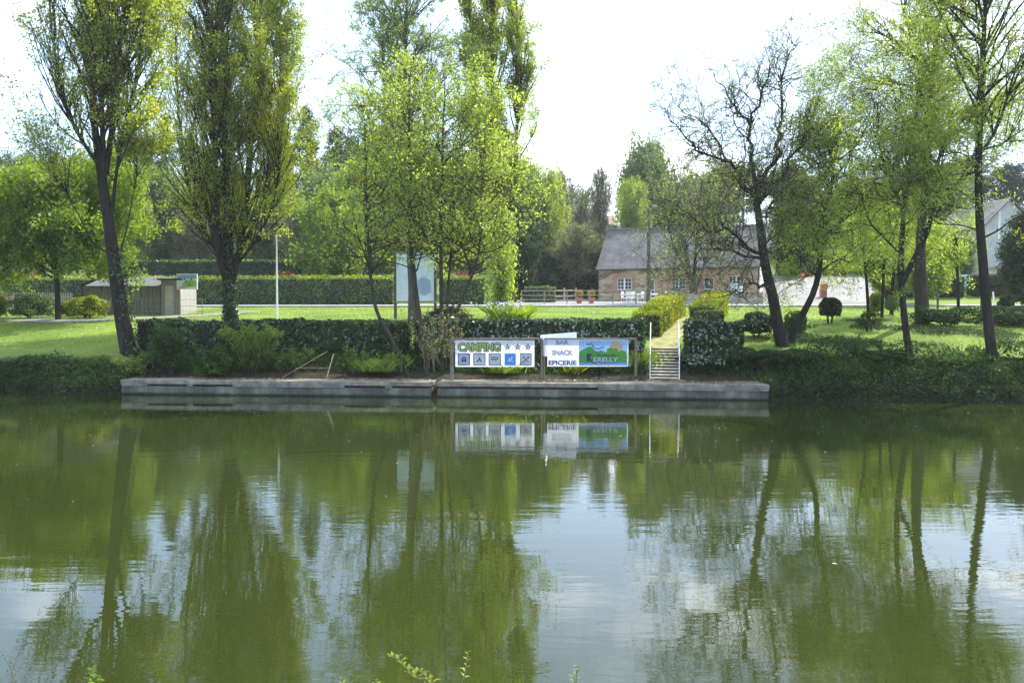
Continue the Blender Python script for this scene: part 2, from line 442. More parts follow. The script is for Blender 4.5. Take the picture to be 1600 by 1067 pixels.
def grow(lines, P, rng):
    """lines: list of (pts, radii). Returns tube geometry and leaf points"""
    wood = Geo(); leaves = []; twigs = Geo()
    b0, d0, L0, r0 = [], [], [], []
    for li, (q, rr) in enumerate(lines):
        V, F = tubes(q[None], rr[None], 9); wood.add(V, F)
        seglen = np.linalg.norm(np.diff(q, axis=0), axis=1); tot = seglen.sum()
        n = int(P['n1'] * tot) if P.get('per_m', True) else P['n1']
        t0 = P['t0'] if not isinstance(P['t0'], list) else P['t0'][min(li, len(P['t0']) - 1)]
        t = t0 + (1 - t0) * rng.random(n)
        cum = np.concatenate([[0], np.cumsum(seglen)]) / tot
        pos = np.stack([np.interp(t, cum, q[:, k]) for k in range(3)], 1)
        r = np.interp(t, cum, rr)
        T = unit(np.stack([np.interp(t, cum[:-1], np.diff(q[:, k])) for k in range(3)], 1))
        ang = R(1) * (P['a1'] + P.get('a1v', 10) * rng.normal(size=n))
        b0.append(pos); d0.append(branch_dirs(T, ang, rng))
        prof = P.get('prof')
        f = prof((t - t0) / (1 - t0 + 1e-6)) if prof else np.ones(n)
        L0.append(P['L1'] * f * (0.65 + 0.6 * rng.random(n)))
        r0.append(np.minimum(r * .6, P.get('r1', 0.05)))
    p, d, L, r = (np.concatenate(a) for a in (b0, d0, L0, r0))
    nl = P.get('levels', 3)
    for lv in range(nl):
        Sg = P['seg'][lv]; n = len(p)
        if n == 0: break
        pts = np.zeros((n, Sg + 1, 3)); pts[:, 0] = p; dd = d.copy(); rad = np.zeros((n, Sg + 1)); rad[:, 0] = r
        curl = unit(rng.normal(size=(n, 3)))
        for k in range(Sg):
            dd = dd + rng.normal(size=(n, 3)) * P['wig'][lv]
            dd[:, 2] += P['trop'][lv]
            dd = unit(dd)
            p = p + dd * (L / Sg)[:, None]
            pts[:, k + 1] = p; rad[:, k + 1] = r * (1 - 0.75 * (k + 1) / Sg)
        rad = np.maximum(rad, P.get('rmin', 0.004))
        V, F = tubes(pts, rad, 5 if lv == 0 else 3)
        (wood if lv == 0 else twigs).add(V, F)
        if P['leaf'][lv] > 0:
            m = P['leaf'][lv]
            cnt = np.minimum(rng.poisson(m * L / np.maximum(L.mean(), 1e-6)), int(m * 4) + 1).astype(int)
            if 'patch' in P:                       # bare and full limbs
                g = np.sin(pts[:, -1, 0] * 1.7 + P['patch']) + np.sin(pts[:, -1, 2] * 1.3 + 2 * P['patch']) + np.sin(pts[:, -1, 1] * 1.5)
                cnt = (cnt * (0.75 + 0.35 * g).clip(0.1, 1.8)).astype(int)
            if 'side' in P:                        # thicker foliage on the sunny side
                cnt = (cnt * (.78 + P['side'][1] * (pts[:, -1, 0] - P['side'][0])).clip(.35, 1.35) + rng.random(n) * .5).astype(int)
            ii = np.repeat(np.arange(n), cnt); tt = (P.get('leaf0', .25) + (1 - P.get('leaf0', .25)) * rng.random(len(ii))) * Sg
            i0 = np.minimum(tt.astype(int), Sg - 1); f = (tt - i0)[:, None]
            c = pts[ii, i0] * (1 - f) + pts[ii, i0 + 1] * f
            leaves.append(c + rng.normal(size=c.shape) * P['spread'])
        if lv < nl - 1:
            m = P['n'][lv]
            cnt = rng.poisson(m, n); ii = np.repeat(np.arange(n), cnt)
            tt = (0.2 + 0.8 * rng.random(len(ii)) ** .8) * Sg
            i0 = np.minimum(tt.astype(int), Sg - 1); f = (tt - i0)[:, None]
            p = pts[ii, i0] * (1 - f) + pts[ii, i0 + 1] * f
            T = unit(pts[ii, i0 + 1] - pts[ii, i0])
            d = branch_dirs(T, R(1) * (P['ang'][lv] + 12 * rng.normal(size=len(ii))), rng)
            L = L[ii] * P['ratio'][lv] * (0.6 + .7 * rng.random(len(ii))) * (1.15 - .5 * tt / Sg)
            r = np.maximum(rad[ii, i0] * .6, .004)
    return wood, twigs, (np.concatenate(leaves) if leaves else np.zeros((0, 3)))

def make_tree(name, label, lines, P, seed, bark, leafm, cat='tree', group=None, lsize=0.08, aspect=.7, droop=0, twig=None, cap=None):
    """lines in world space"""
    rng = np.random.default_rng(seed)
    base = Vector(lines[0][0][0])
    root = empty(name, base, 0, label, cat, group)
    wood, twigs, lp = grow(lines, P, rng)
    b = np.array(base)
    wood.V = [v - b for v in wood.V]; twigs.V = [v - b for v in twigs.V]
    link_mesh('trunk', wood.mesh('trunk', True), bark, root)
    if twigs.n: link_mesh('twigs', twigs.mesh('twigs', True), twig or M['twig_dark'], root)
    if cap is not None: lp = lp[cap(lp)]
    if len(lp):
        V, F = leaf_quads(lp - b, lsize, rng, aspect=aspect, droop=droop)
        link_mesh('crown', np_mesh('crown', V, F), leafm, root)

    return root, len(lp)

def px_line(pts, y, r, m=14, dy=0.0, seed=0, anchor=True):
    r = [k * .80 for k in r]
    """polyline given as photo columns and rows at distance y; dy bends it in depth"""
    n = len(pts); out = []
    for i, q in enumerate(pts):
        yy = q[2] if len(q) > 2 else y + dy * i / max(1, n - 1)
        out.append(Pp(q[0], q[1], yy))
    if anchor:
        g = gh(out[0].x, out[0].y)
        out[0] = Vector((out[0].x, out[0].y, g - 0.1))
    return smooth_line(out, r, m)

def hedge(name, label, path, width, height, leafm, lsize, dens, seed, cat='hedge', group=None, wob=0.06, taper=0.0, aspect=.6, bias=1.2, sink=0.05, shoots=None):
    """path: list of (x,y); clipped hedge standing on the ground, one mesh (core + leaves)"""
    rng = np.random.default_rng(seed)
    pts = np.array(path, float)
    seg = np.linalg.norm(np.diff(pts, axis=0), axis=1); cum = np.concatenate([[0], np.cumsum(seg)]); tot = cum[-1]
    hs = height if hasattr(height, '__len__') else [height] * len(pts)
    def at(t):
        x = np.interp(t, cum, pts[:, 0]); y = np.interp(t, cum, pts[:, 1]); h = np.interp(t, cum, hs)
        e = 0.05
        dx = np.interp(t + e, cum, pts[:, 0]) - np.interp(t - e, cum, pts[:, 0]); dy = np.interp(t + e, cum, pts[:, 1]) - np.interp(t - e, cum, pts[:, 1])
        q = np.hypot(dx, dy) + 1e-9
        return x, y, h, -dy / q, dx / q
    per_h = float(np.mean(hs))
    perim = 2 * per_h + width
    n = int(dens * tot * perim)
    t = rng.random(n) * tot; s = rng.random(n) * perim
    x, y, h, nx, ny = at(t)
    g = np.array([gh(a, b) for a, b in zip(x, y)])
    lumps = (np.sin(t * 2.3 + seed) + np.sin(t * 5.1 + s * 3) + np.sin(s * 6.0 + t * 9)) / 3
    off = np.where(s < per_h, -width / 2, np.where(s < per_h + width, s - per_h - width / 2, width / 2))
    zf = np.where(s < per_h, s / per_h, np.where(s < per_h + width, 1.0, (perim - s) / per_h))
    side = np.where(s < per_h, -1, np.where(s < per_h + width, 0, 1))
    dep = -np.abs(rng.normal(size=n)) * wob + wob * lumps
    z = g + zf * h + np.where(side == 0, dep, 0)
    oo = off * (1 - taper * zf) + side * dep
    C = np.stack([x + nx * oo, y + ny * oo, z], 1)
    N = np.stack([nx * side, ny * side, (side == 0) * 1.0], 1)
    # ends
    ne = int(dens * per_h * width)
    for tt, sg in ((0.0, -1), (tot, 1)):
        te = np.full(ne, tt); x, y, h, nx, ny = at(te)
        o = (rng.random(ne) - .5) * width; zz = rng.random(ne) ** .9
        g = gh(float(x[0]), float(y[0]))
        d = sg * (-np.abs(rng.normal(size=ne)) * wob)
        C = np.vstack([C, np.stack([x + nx * o + ny * d, y + ny * o - nx * d, g + zz * h], 1)])
        N = np.vstack([N, np.stack([ny * sg, -nx * sg, np.zeros(ne)], 1)])
    V, F = leaf_quads(C, lsize, rng, N, bias, aspect)
    nsh = 0
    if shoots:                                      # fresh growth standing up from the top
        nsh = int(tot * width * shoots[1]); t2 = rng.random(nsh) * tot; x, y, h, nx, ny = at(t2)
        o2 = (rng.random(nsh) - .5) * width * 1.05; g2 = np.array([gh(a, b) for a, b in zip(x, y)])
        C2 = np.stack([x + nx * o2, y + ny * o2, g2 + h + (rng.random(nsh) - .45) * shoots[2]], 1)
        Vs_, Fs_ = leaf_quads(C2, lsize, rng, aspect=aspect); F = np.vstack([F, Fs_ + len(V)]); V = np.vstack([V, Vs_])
    # core
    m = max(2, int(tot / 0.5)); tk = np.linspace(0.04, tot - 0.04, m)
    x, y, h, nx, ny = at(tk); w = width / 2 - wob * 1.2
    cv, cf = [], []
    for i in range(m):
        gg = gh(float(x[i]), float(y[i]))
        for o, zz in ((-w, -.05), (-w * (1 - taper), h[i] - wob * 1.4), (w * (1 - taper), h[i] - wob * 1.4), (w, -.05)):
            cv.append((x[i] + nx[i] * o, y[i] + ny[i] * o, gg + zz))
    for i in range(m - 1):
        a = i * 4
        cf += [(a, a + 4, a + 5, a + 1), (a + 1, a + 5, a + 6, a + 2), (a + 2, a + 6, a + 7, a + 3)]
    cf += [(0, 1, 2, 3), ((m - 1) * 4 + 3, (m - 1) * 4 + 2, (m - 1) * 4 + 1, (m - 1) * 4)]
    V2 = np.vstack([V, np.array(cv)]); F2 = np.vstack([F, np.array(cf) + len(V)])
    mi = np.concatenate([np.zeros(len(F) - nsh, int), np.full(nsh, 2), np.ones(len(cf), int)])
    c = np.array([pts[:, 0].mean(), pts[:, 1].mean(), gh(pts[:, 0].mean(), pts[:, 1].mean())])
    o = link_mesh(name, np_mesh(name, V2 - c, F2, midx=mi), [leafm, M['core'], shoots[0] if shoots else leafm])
    o.location = c
    return tag(o, label, cat, group)

def blob(name, label, base, rad, leafm, lsize, n, seed, cat='bush', group=None, lift=0.0, lump=0.18, shell=0.25, aspect=.6, core=0.72, stem=0.0, flower=None, fl_frac=.15, parent=None, flat=0.0):
    """rounded bush: leaves through the outer shell, dark inside, short stems at the foot"""
    rng = np.random.default_rng(seed)
    rx, ry, rz = rad
    d = unit(rng.normal(size=(n, 3))); d[:, 2] = np.where(d[:, 2] < -.55, -d[:, 2], d[:, 2])
    q = 1 + lump * (np.sin(d[:, 0] * 5 + seed) * np.sin(d[:, 1] * 4.3 + 1.3 * seed) + .7 * np.sin(d[:, 2] * 6 + d[:, 0] * 7))
    k = q * (1 - shell * rng.random(n) ** 1.5)
    dz = d[:, 2]
    if flat: dz = np.sign(dz) * np.abs(dz) ** (1 - flat)
    C = np.stack([d[:, 0] * rx * k, d[:, 1] * ry * k, dz * rz * k + rz * .85 + lift], 1)
    V, F = leaf_quads(C, lsize, rng, d, .8, aspect)
    g = Geo(); g.add(V, F); mi = [0] * len(F)
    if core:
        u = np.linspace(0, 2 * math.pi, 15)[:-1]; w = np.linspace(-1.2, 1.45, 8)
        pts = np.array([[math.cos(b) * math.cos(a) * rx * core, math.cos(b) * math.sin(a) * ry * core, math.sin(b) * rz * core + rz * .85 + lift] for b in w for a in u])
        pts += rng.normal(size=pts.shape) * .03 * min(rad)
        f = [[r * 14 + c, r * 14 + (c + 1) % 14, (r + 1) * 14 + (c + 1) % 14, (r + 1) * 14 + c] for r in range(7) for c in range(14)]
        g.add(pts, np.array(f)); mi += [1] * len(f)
    ns = 5; sp = []
    for i in range(ns):
        a = rng.random() * 6.28
        e = np.array([math.cos(a) * rx * .35, math.sin(a) * ry * .35, rz * .8 + lift])
        sp.append(np.linspace([math.cos(a) * .08 * (1 if not stem else .2), math.sin(a) * .08 * (1 if not stem else .2), -.08], e, 4))
    V, F = tubes(np.array(sp), np.tile(np.linspace(.035 + stem, .015, 4), (ns, 1)), 5)
    g.add(V, F); mi += [2] * len(F)
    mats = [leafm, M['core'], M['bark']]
    if flower:
        m = int(n * fl_frac); C2 = C[rng.choice(n, m)] + d[rng.choice(n, m)] * 0.0 ; C2 = C2[C2[:, 2] > rz * .9 + lift]
        V, F = leaf_quads(C2 + [0, 0, .03], lsize, rng); g.add(V, F); mi += [3] * len(F); mats.append(flower)
    o = link_mesh(name, np_mesh(name, np.concatenate(g.V), np.concatenate(g.F), midx=mi), mats)
    o.location = base
    return tag(o, label, cat, group)

def blades(C, hgt, wid, rng, lean=.35):
    n = len(C)
    a = rng.random(n) * 6.283; h = hgt * (.5 + .9 * rng.random(n)); w = wid * (.6 + .8 * rng.random(n))
    s = np.stack([np.cos(a), np.sin(a), np.zeros(n)], 1)
    l = np.stack([rng.normal(size=n) * lean, rng.normal(size=n) * lean, np.ones(n)], 1) * h[:, None]
    a0 = C - s * w[:, None] / 2; a1 = C + s * w[:, None] / 2
    mid = C + l * .55 ; tip = C + l * [1.25, 1.25, 1]
    V = np.stack([a0, a1, mid + s * w[:, None] * .35, tip], 1).reshape(-1, 3)
    return V, np.arange(n * 4).reshape(-1, 4)

def tuft(name, label, base, h, n, rad, leafm, seed, cat='plant', group=None, wid=.03, flower=None):
    rng = np.random.default_rng(seed)
    C = np.stack([rng.normal(size=n) * rad, rng.normal(size=n) * rad, np.zeros(n) - .03], 1)
    V, F = blades(C, h, wid, rng, .5)
    g = Geo(); g.add(V, F); mi = [0] * len(F); mats = [leafm]
    if flower:
        m = n // 4; C2 = V.reshape(-1, 4, 3)[:m, 3]; V3, F3 = leaf_quads(C2, .09, rng, aspect=.9); g.add(V3, F3); mi += [1] * len(F3); mats.append(flower)
    o = link_mesh(name, np_mesh(name, np.concatenate(g.V), np.concatenate(g.F), midx=mi), mats)
    o.location = base
    return tag(o, label, cat, group)

# ------------------------------------------------------------------ ground, water, road
def ground_mat():
    m = bpy.data.materials.new('turf and soil')
    n, l = nodes(m)
    b = n['Principled BSDF']; b.inputs['Roughness'].default_value = 0.95; b.inputs['Specular IOR Level'].default_value = 0.15
    geo = n.new('ShaderNodeNewGeometry')
    def noise(sc, det=5, st=None):
        t = n.new('ShaderNodeTexNoise'); t.inputs['Scale'].default_value = sc; t.inputs['Detail'].default_value = det
        l.new(geo.outputs['Position'], t.inputs['Vector']); return t.outputs['Fac']
    def ramp(f, p0, c0, p1, c1):
        r = n.new('ShaderNodeValToRGB'); e = r.color_ramp.elements
        e[0].position = p0; e[0].color = (*c0, 1); e[1].position = p1; e[1].color = (*c1, 1)
        l.new(f, r.inputs['Fac']); return r.outputs['Color']
    def mix(f, a, bb):
        x = n.new('ShaderNodeMix'); x.data_type = 'RGBA'; l.new(f, x.inputs['Factor']); l.new(a, x.inputs['A']); l.new(bb, x.inputs['B']); return x.outputs['Result']
    g1 = ramp(noise(.35, 7), .36, (.075, .13, .014), .66, (.20, .25, .04))
    g2 = ramp(noise(9, 6), .3, (.08, .14, .016), .7, (.20, .26, .05))
    x = n.new('ShaderNodeMix'); x.data_type = 'RGBA'; x.inputs['Factor'].default_value = .5
    l.new(g1, x.inputs['A']); l.new(g2, x.inputs['B'])
    # daisies
    v = n.new('ShaderNodeTexVoronoi'); v.inputs['Scale'].default_value = 3.2; v.feature = 'F1'
    l.new(geo.outputs['Position'], v.inputs['Vector'])
    pt = ramp(v.outputs['Distance'], .10, (1, 1, 1), .13, (0, 0, 0))
    pn = ramp(noise(.8, 3), .5, (0, 0, 0), .6, (1, 1, 1))
    mm = n.new('ShaderNodeMix'); mm.data_type = 'RGBA'; mm.blend_type = 'MULTIPLY'; mm.inputs['Factor'].default_value = 1
    l.new(pt, mm.inputs['A']); l.new(pn, mm.inputs['B'])
    white = n.new('ShaderNodeRGB'); white.outputs[0].default_value = (.6, .62, .5, 1)
    lawn = mix(mm.outputs['Result'], x.outputs['Result'], white.outputs[0])
    soil = ramp(noise(5, 6), .3, (.018, .016, .010), .7, (.05, .045, .025))
    sp = n.new('ShaderNodeSeparateXYZ'); l.new(geo.outputs['Position'], sp.inputs[0])
    ad = n.new('ShaderNodeMath'); ad.operation = 'MULTIPLY_ADD'; ad.inputs[1].default_value = .8; l.new(noise(1.6, 4), ad.inputs[0]); l.new(sp.outputs['Z'], ad.inputs[2])
    f = n.new('ShaderNodeMapRange'); f.inputs['From Min'].default_value = 1.45; f.inputs['From Max'].default_value = 1.8
    l.new(ad.outputs[0], f.inputs['Value'])
    c = mix(f.outputs['Result'], soil, lawn)
    far = ramp(noise(.12, 5), .35, (.05, .09, .02), .65, (.10, .14, .03))
    f2 = n.new('ShaderNodeMapRange'); f2.inputs['From Min'].default_value = 4.2; f2.inputs['From Max'].default_value = 6.0
    l.new(sp.outputs['Z'], f2.inputs['Value'])
    c = mix(f2.outputs['Result'], c, far)
    l.new(c, b.inputs['Base Color'])
    bp = n.new('ShaderNodeBump'); bp.inputs['Strength'].default_value = .8; bp.inputs['Distance'].default_value = .05
    l.new(noise(18, 5), bp.inputs['Height']); l.new(bp.outputs['Normal'], b.inputs['Normal'])
    return m

def sheet(name, xs, ss, dz, m, keep=None):
    V = [(x, front(x) + s, gh(x, front(x) + s) + dz) for s in ss for x in xs]
    nx = len(xs)
    F = [(j * nx + i, j * nx + i + 1, (j + 1) * nx + i + 1, (j + 1) * nx + i) for j in range(len(ss) - 1) for i in range(nx - 1)]
    o = link_mesh(name, np_mesh(name, np.array(V), np.array(F), True), m)
    return tag(o, kind='structure')

xs = sorted(set(list(np.arange(-34, 34.01, .4)) + [-1500, -900, -500, -320, -220, -160, -120, -90, -70, -55, -44, 44, 55, 70, 90, 120, 160, 220, 320, 500, 900, 1500]))
ss = [-60, -40, -32, -30, -28.5, -28, -27.6, -27, -26.4, -25.7, -25, -24, -23, -15, -8, -3, -1.8, -1.2, -.7, -.2, 0, .15, .3, .5, .75, 1, 1.3, 1.6, 1.8, 2.1, 2.4, 2.8, 3.2, 3.6, 4, 4.4, 4.8, 5, 5.5, 6, 7, 8, 9, 10, 12, 14, 16, 18, 20, 23, 27, 29, 32, 36, 40, 45, 48, 52, 56, 60, 66, 72, 80, 90, 105, 120, 140, 170, 220, 400, 900, 2500]
sheet('ground', xs, ss, 0.0, ground_mat())

def water_mat():
    m = bpy.data.materials.new('murky green water')
    n, l = nodes(m)
    b = n['Principled BSDF']
    b.inputs['Base Color'].default_value = (0.022, 0.0285, 0.006, 1)
    b.inputs['Roughness'].default_value = 0.008
    b.inputs['IOR'].default_value = 1.42
    geo = n.new('ShaderNodeNewGeometry')
    def nz(sc, st, det, rot=0.0):
        q = n.new('ShaderNodeMapping'); q.inputs['Scale'].default_value = st; q.inputs['Rotation'].default_value = (0, 0, rot)
        t = n.new('ShaderNodeTexNoise'); t.inputs['Scale'].default_value = sc; t.inputs['Detail'].default_value = det; t.inputs['Roughness'].default_value = .55
        l.new(geo.outputs['Position'], q.inputs['Vector']); l.new(q.outputs['Vector'], t.inputs['Vector']); return t.outputs['Fac']
    def math_(op, a, bb):
        x = n.new('ShaderNodeMath'); x.operation = op
        for i, k in enumerate((a, bb)):
            if isinstance(k, float): x.inputs[i].default_value = k
            else: l.new(k, x.inputs[i])
        return x.outputs[0]
    a = nz(1.1, (.45, 1.9, 1), 3, .10)
    c = nz(4.2, (.5, 1.6, 1), 3, -.25)
    d = nz(.35, (.6, 1.0, 1), 2, .4)
    pat = nz(.16, (.7, 1.2, 1), 3, .3)
    mr = n.new('ShaderNodeMapRange'); mr.inputs['From Min'].default_value = .40; mr.inputs['From Max'].default_value = .62; mr.inputs['To Min'].default_value = .35; mr.inputs['To Max'].default_value = 2.6
    l.new(pat, mr.inputs['Value'])
    h = math_('ADD', math_('MULTIPLY', a, 1.0), math_('MULTIPLY', math_('MULTIPLY', c, .26), mr.outputs['Result']))
    h = math_('ADD', h, math_('MULTIPLY', d, .8))
    bp = n.new('ShaderNodeBump'); bp.inputs['Strength'].default_value = 1.0; bp.inputs['Distance'].default_value = 0.0032
    l.new(h, bp.inputs['Height']); l.new(bp.outputs['Normal'], b.inputs['Normal'])
    return m
V = [(-900, -900, 0), (900, -900, 0), (900, 150, 0), (-900, 150, 0)]
xw = [-900, -60, -20, 0, 20, 60, 900]
V, F = [], []
for x in xw:
    V += [(x, front(x) - 29, 0), (x, front(x) + .3, 0)]
F = [(2 * i, 2 * i + 2, 2 * i + 3, 2 * i + 1) for i in range(len(xw) - 1)]
tag(link_mesh('water', np_mesh('water', np.array(V, float), np.array(F)), water_mat()), kind='structure')

M['road'] = mat('pale asphalt', (0.30, 0.295, 0.28), 0.9, 0.12, 1.5, 0.3, 60)  # pale asphalt with slight tone variation
M['yard'] = mat('pale gravel yard', (0.19, 0.18, 0.165), 0.9, 0.3, .6, 0.3, 60)
M['drygrass'] = mat('worn dry grass', (0.22, 0.22, 0.06), 0.95, 0.35, 2.5, 0.6, 30, col2=(.33, .29, .12))
rx = [-90, -70, -50, -34] + list(np.arange(-30, 34, 2.0)) + [40, 55, 75, 100]
sheet('road', rx, [27.6, 29, 31.4], .03, M['road'])
# kerb between lawn and road
kb = MB()
for a, b in zip(rx[:-1], rx[1:]):
    va = [(a, front(a) + 27.45, gh(a, front(a) + 27.45)), (b, front(b) + 27.45, gh(b, front(b) + 27.45))]
    z0, z1 = va[0][2], va[1][2]
    ya, yb = front(a) + 27.45, front(b) + 27.45
    kb.add([(a, ya, z0 - .1), (b, yb, z1 - .1), (b, yb + .14, z1 - .1), (a, ya + .14, z0 - .1), (a, ya, z0 + .1), (b, yb, z1 + .1), (b, yb + .14, z1 + .1), (a, ya + .14, z0 + .1)],
           [(4, 5, 6, 7), (0, 1, 5, 4), (2, 3, 7, 6)])
tag(kb.build('kerb', M['concrete_top']), kind='structure')
V, F = [], []
rows = [31.45, 32, 33, 34, 36, 38, 40, 42, 45, 48, 50]
for s_ in rows:
    k = (1374 - 800) / FP; xr_ = k * (30.54 + s_) / (1 + .094 * k)
    for i in range(91):
        x = -2 + (xr_ + 2) * i / 90; V.append((x, front(x) + s_, gh(x, front(x) + s_) + .05))
for j in range(len(rows) - 1):
    for i in range(90): F.append((j * 91 + i, j * 91 + i + 1, (j + 1) * 91 + i + 1, (j + 1) * 91 + i))
tag(link_mesh('yard', np_mesh('yard', np.array(V), np.array(F), True), M['yard']), kind='structure')

def ribbon(name, pts, w, dz, m):
    vs, fs = [], []
    q, _ = smooth_line([(x, y, 0) for x, y in pts], [1] * len(pts), 24)
    for i in range(len(q)):
        a = q[max(0, i - 1)]; b = q[min(len(q) - 1, i + 1)]
        d = b - a; nn = np.array([-d[1], d[0]]) / math.hypot(d[0], d[1])
        for k in (-.5, -.17, .17, .5):
            x, y = q[i][0] + nn[0] * w * k, q[i][1] + nn[1] * w * k
            vs.append((x, y, gh(x, y) + dz))
    for i in range(len(q) - 1):
        for k in range(3):
            a = i * 4 + k
            fs.append((a, a + 1, a + 5, a + 4))
    return tag(link_mesh(name, np_mesh(name, np.array(vs), np.array(fs), True), m), kind='structure')
ribbon('footpath', [(6.06, 34.1), (6.5, 36.2), (8.2, 41), (10.5, 47), (13.2, 56.4)], 1.15, .03, M['drygrass'])
ribbon('garden_path', [(-40, 49), (-26, 45.2), (-22.5, 44.2), (-18, 47), (-15.5, 52)], 1.6, .03, M['yard'])
# ------------------------------------------------------------------ concrete quay
def rot_line(px0, px1):
    """frame along the water's edge"""
    return None
ANG = math.atan(-0.094)
def quay(name, label, x0, x1, darks, lip_from=None):
    root = empty(name, (x0, front(x0), 0), ANG, label, 'quay', None)
    L = (x1 - x0) / math.cos(ANG)
    b = MB(); b.cbox(0, L, 0, 1.62, -1.2, .315, .02)
    b.build('wall', M['concrete'], root)
    t = MB(); t.cbox(-.03, L + .03, -.05, 1.66, .40, .54, .015)
    t.build('deck', M['concrete_top'], root)
    # facing strips between wall and deck; gaps stay dark
    f = MB(); x = 0
    edges = []
    for (a, c) in darks:
        edges.append((x, (a - x0) / math.cos(ANG))); x = (c - x0) / math.cos(ANG)
    edges.append((x, L))
    for a, c in edges:
        if c - a > .05: f.box(a, c, -.035, .3, .315, .40)
    f.box(0, L, .35, 1.6, .315, .40)
    f.build('edge_strip', M['concrete_top'], root)
    return root
XL, XR = -14.45, 8.85
XG = (678 - 800) / FP * 30.8
def qx(px):                                          # column on the quay's front edge
    k = (px - 800) / FP
    return 30.54 * k / (1 + .094 * k)
quay('quay', 'long low concrete quay wall left of the dark joint', XL, XG - .12, [(qx(229), qx(291)), (qx(300), qx(363)), (qx(538), qx(602)), (qx(613), XG - .12)])
quay('quay', 'low concrete quay wall right of the dark joint, below the banners and steps', XG + .12, XR, [(XG + .12, qx(935))])
# debris on the quay: earth and litter
rng = np.random.default_rng(5)
n = 9000
x = rng.random(n) * (XR - XL) + XL
sq = 1.55 - np.abs(rng.normal(size=n)) * .42 * (1 + .6 * np.sin(x * 1.1))
keep = (sq > .05) & (np.abs(x - XG) > .2)
x, sq = x[keep], sq[keep]
C = np.stack([x, front(x) + sq, np.full(len(x), .56)], 1)
V, F = leaf_quads(C, .07, rng, np.tile([0, 0, 1.0], (len(C), 1)), 2.0)
tag(link_mesh('leaf_litter', np_mesh('leaf_litter', V, F), leaf_mat('dead leaf', (.10, .06, .03), (.22, .15, .08), (.4, .33, .2), .1, .03)), 'dead leaves and earth lying along the back of the quay', 'leaf litter', kind='stuff')

# ------------------------------------------------------------------ steps and handrails
STX = (1039 - 800) / FP                              # the flight runs straight away from the far bank viewer
sa = -math.atan(STX)
base = Vector((STX * 31.66, 31.66, .54))
st = empty('steps', base, sa, 'flight of narrow pale stone steps climbing from the quay between the hedges', 'steps')
NS = 11; run = 2.5 / NS; rise = 1.10 / NS
for i in range(NS):
    b = MB(); dx = .012 * math.sin(i * 7.1)
    b.box(-.5, .5, i * run + .06, i * run + run + .08, i * rise - .3, (i + 1) * rise - .045, 1)  # darker riser block; the riser's shade is put into its colour
    b.cbox(-.52 + dx, .52 + dx, i * run, i * run + run + .03, (i + 1) * rise - .044, (i + 1) * rise, .012)
    b.build('step', [M['stone_step'], M['bark_grey']], st)
for sx, lb in ((-.53, 'white metal handrail on the left side of the stone steps'), (.53, 'white metal handrail on the right side of the stone steps')):
    h = empty('handrail', base + Vector((sx * math.cos(sa), sx * math.sin(sa), 0)), sa, lb, 'handrail')
    h.rotation_euler.z = sa + (.012 if sx < 0 else -.0)
    sl_ = (rise / run)
    for k in range(3):
        y = .05 + k * 1.22
        p = MB(); p.bar((0, y, -.1), (0, y, sl_ * y + .95), .020); p.build('post', M['white_paint'], h)
    for dz in (.95, .62, .32):
        p = MB(); p.bar((0, .0, dz), (0, 2.55, dz + sl_ * 2.55), .019 if dz > .9 else .011, 8); p.build('rail', M['white_paint'], h)

# ------------------------------------------------------------------ banner frame and banners
YB = 31.66
def bx(px): return Pp(px, 550, YB).x
def bz(py): return Pp(800, py, YB).z
f = empty('banner_frame', (bx(848), YB, .54), 0, 'brown metal rail frame on the quay holding two printed banners', 'frame')
X0, XM, X1 = bx(706) - bx(848), 0, bx(993.5) - bx(848)
top = bz(529.5) - .54
for xx, r in ((X0, .06), (XM - .035, .035), (XM + .055, .03), (X1, .05)):
    p = MB(); p.bar((xx, 0, 0), (xx, 0, top - (.0)), r, 10); p.box(xx - .09, xx + .09, -.07, .07, 0, .012); p.build('post', M['rust'], f)
for a, b_ in ((X0, XM - .035), (XM + .055, X1)):
    p = MB(); p.bar((a, 0, top), (b_ + .03, 0, top), .032, 10); p.build('rail', M['rust'], f)
for (x_, z_) in ((X0 + .1, -.13), (-.12, -.12), (-.12, -1.0), (.18, -.12), (X1 - .25, -.12), (X1 - .25, -1.0)):
    p = MB(); p.bar((x_, -.02, top + z_), (x_ + (.08 if x_ > .1 else -.06), .0, top + z_ + .1), .006, 4); p.build('tie_cord', M['white_paint'], f)

FN = bpy.data.fonts.load('<builtin>') if '<builtin>' in bpy.data.fonts else None
def text_mesh(body, bold=0.0, shear=0.0):
    c = bpy.data.curves.new('lettering', 'FONT'); c.body = body; c.size = 1; c.offset = bold; c.shear = shear; c.resolution_u = 4
    o = bpy.data.objects.new('lettering', c); COL.objects.link(o)
    dg = bpy.context.evaluated_depsgraph_get()
    me = bpy.data.meshes.new_from_object(o.evaluated_get(dg))
    V = np.array([v.co[:] for v in me.vertices]); F = [tuple(p.vertices) for p in me.polygons]
    bpy.data.objects.remove(o); bpy.data.curves.remove(c); bpy.data.meshes.remove(me)
    V[:, :2] -= V[:, :2].min(0); V[:, :2] /= V[:, :2].max(0)
    return V, F
def lay_text(b, body, x0, x1, z0, z1, y, mi=0, bold=.02, shear=0, grow_=0.0):
    V, F = text_mesh(body, bold, shear)
    b.add([(x0 + v[0] * (x1 - x0), y, z0 + v[1] * (z1 - z0)) for v in V], F, mi)
def wave(x, z): return .006 * math.sin(x * 2.3 + .5) + .004 * math.sin(x * 5 + z * 2)
def wavy(b):
    b.v = [(v[0], v[1] + wave(v[0], v[2]), v[2]) for v in b.v]; return b
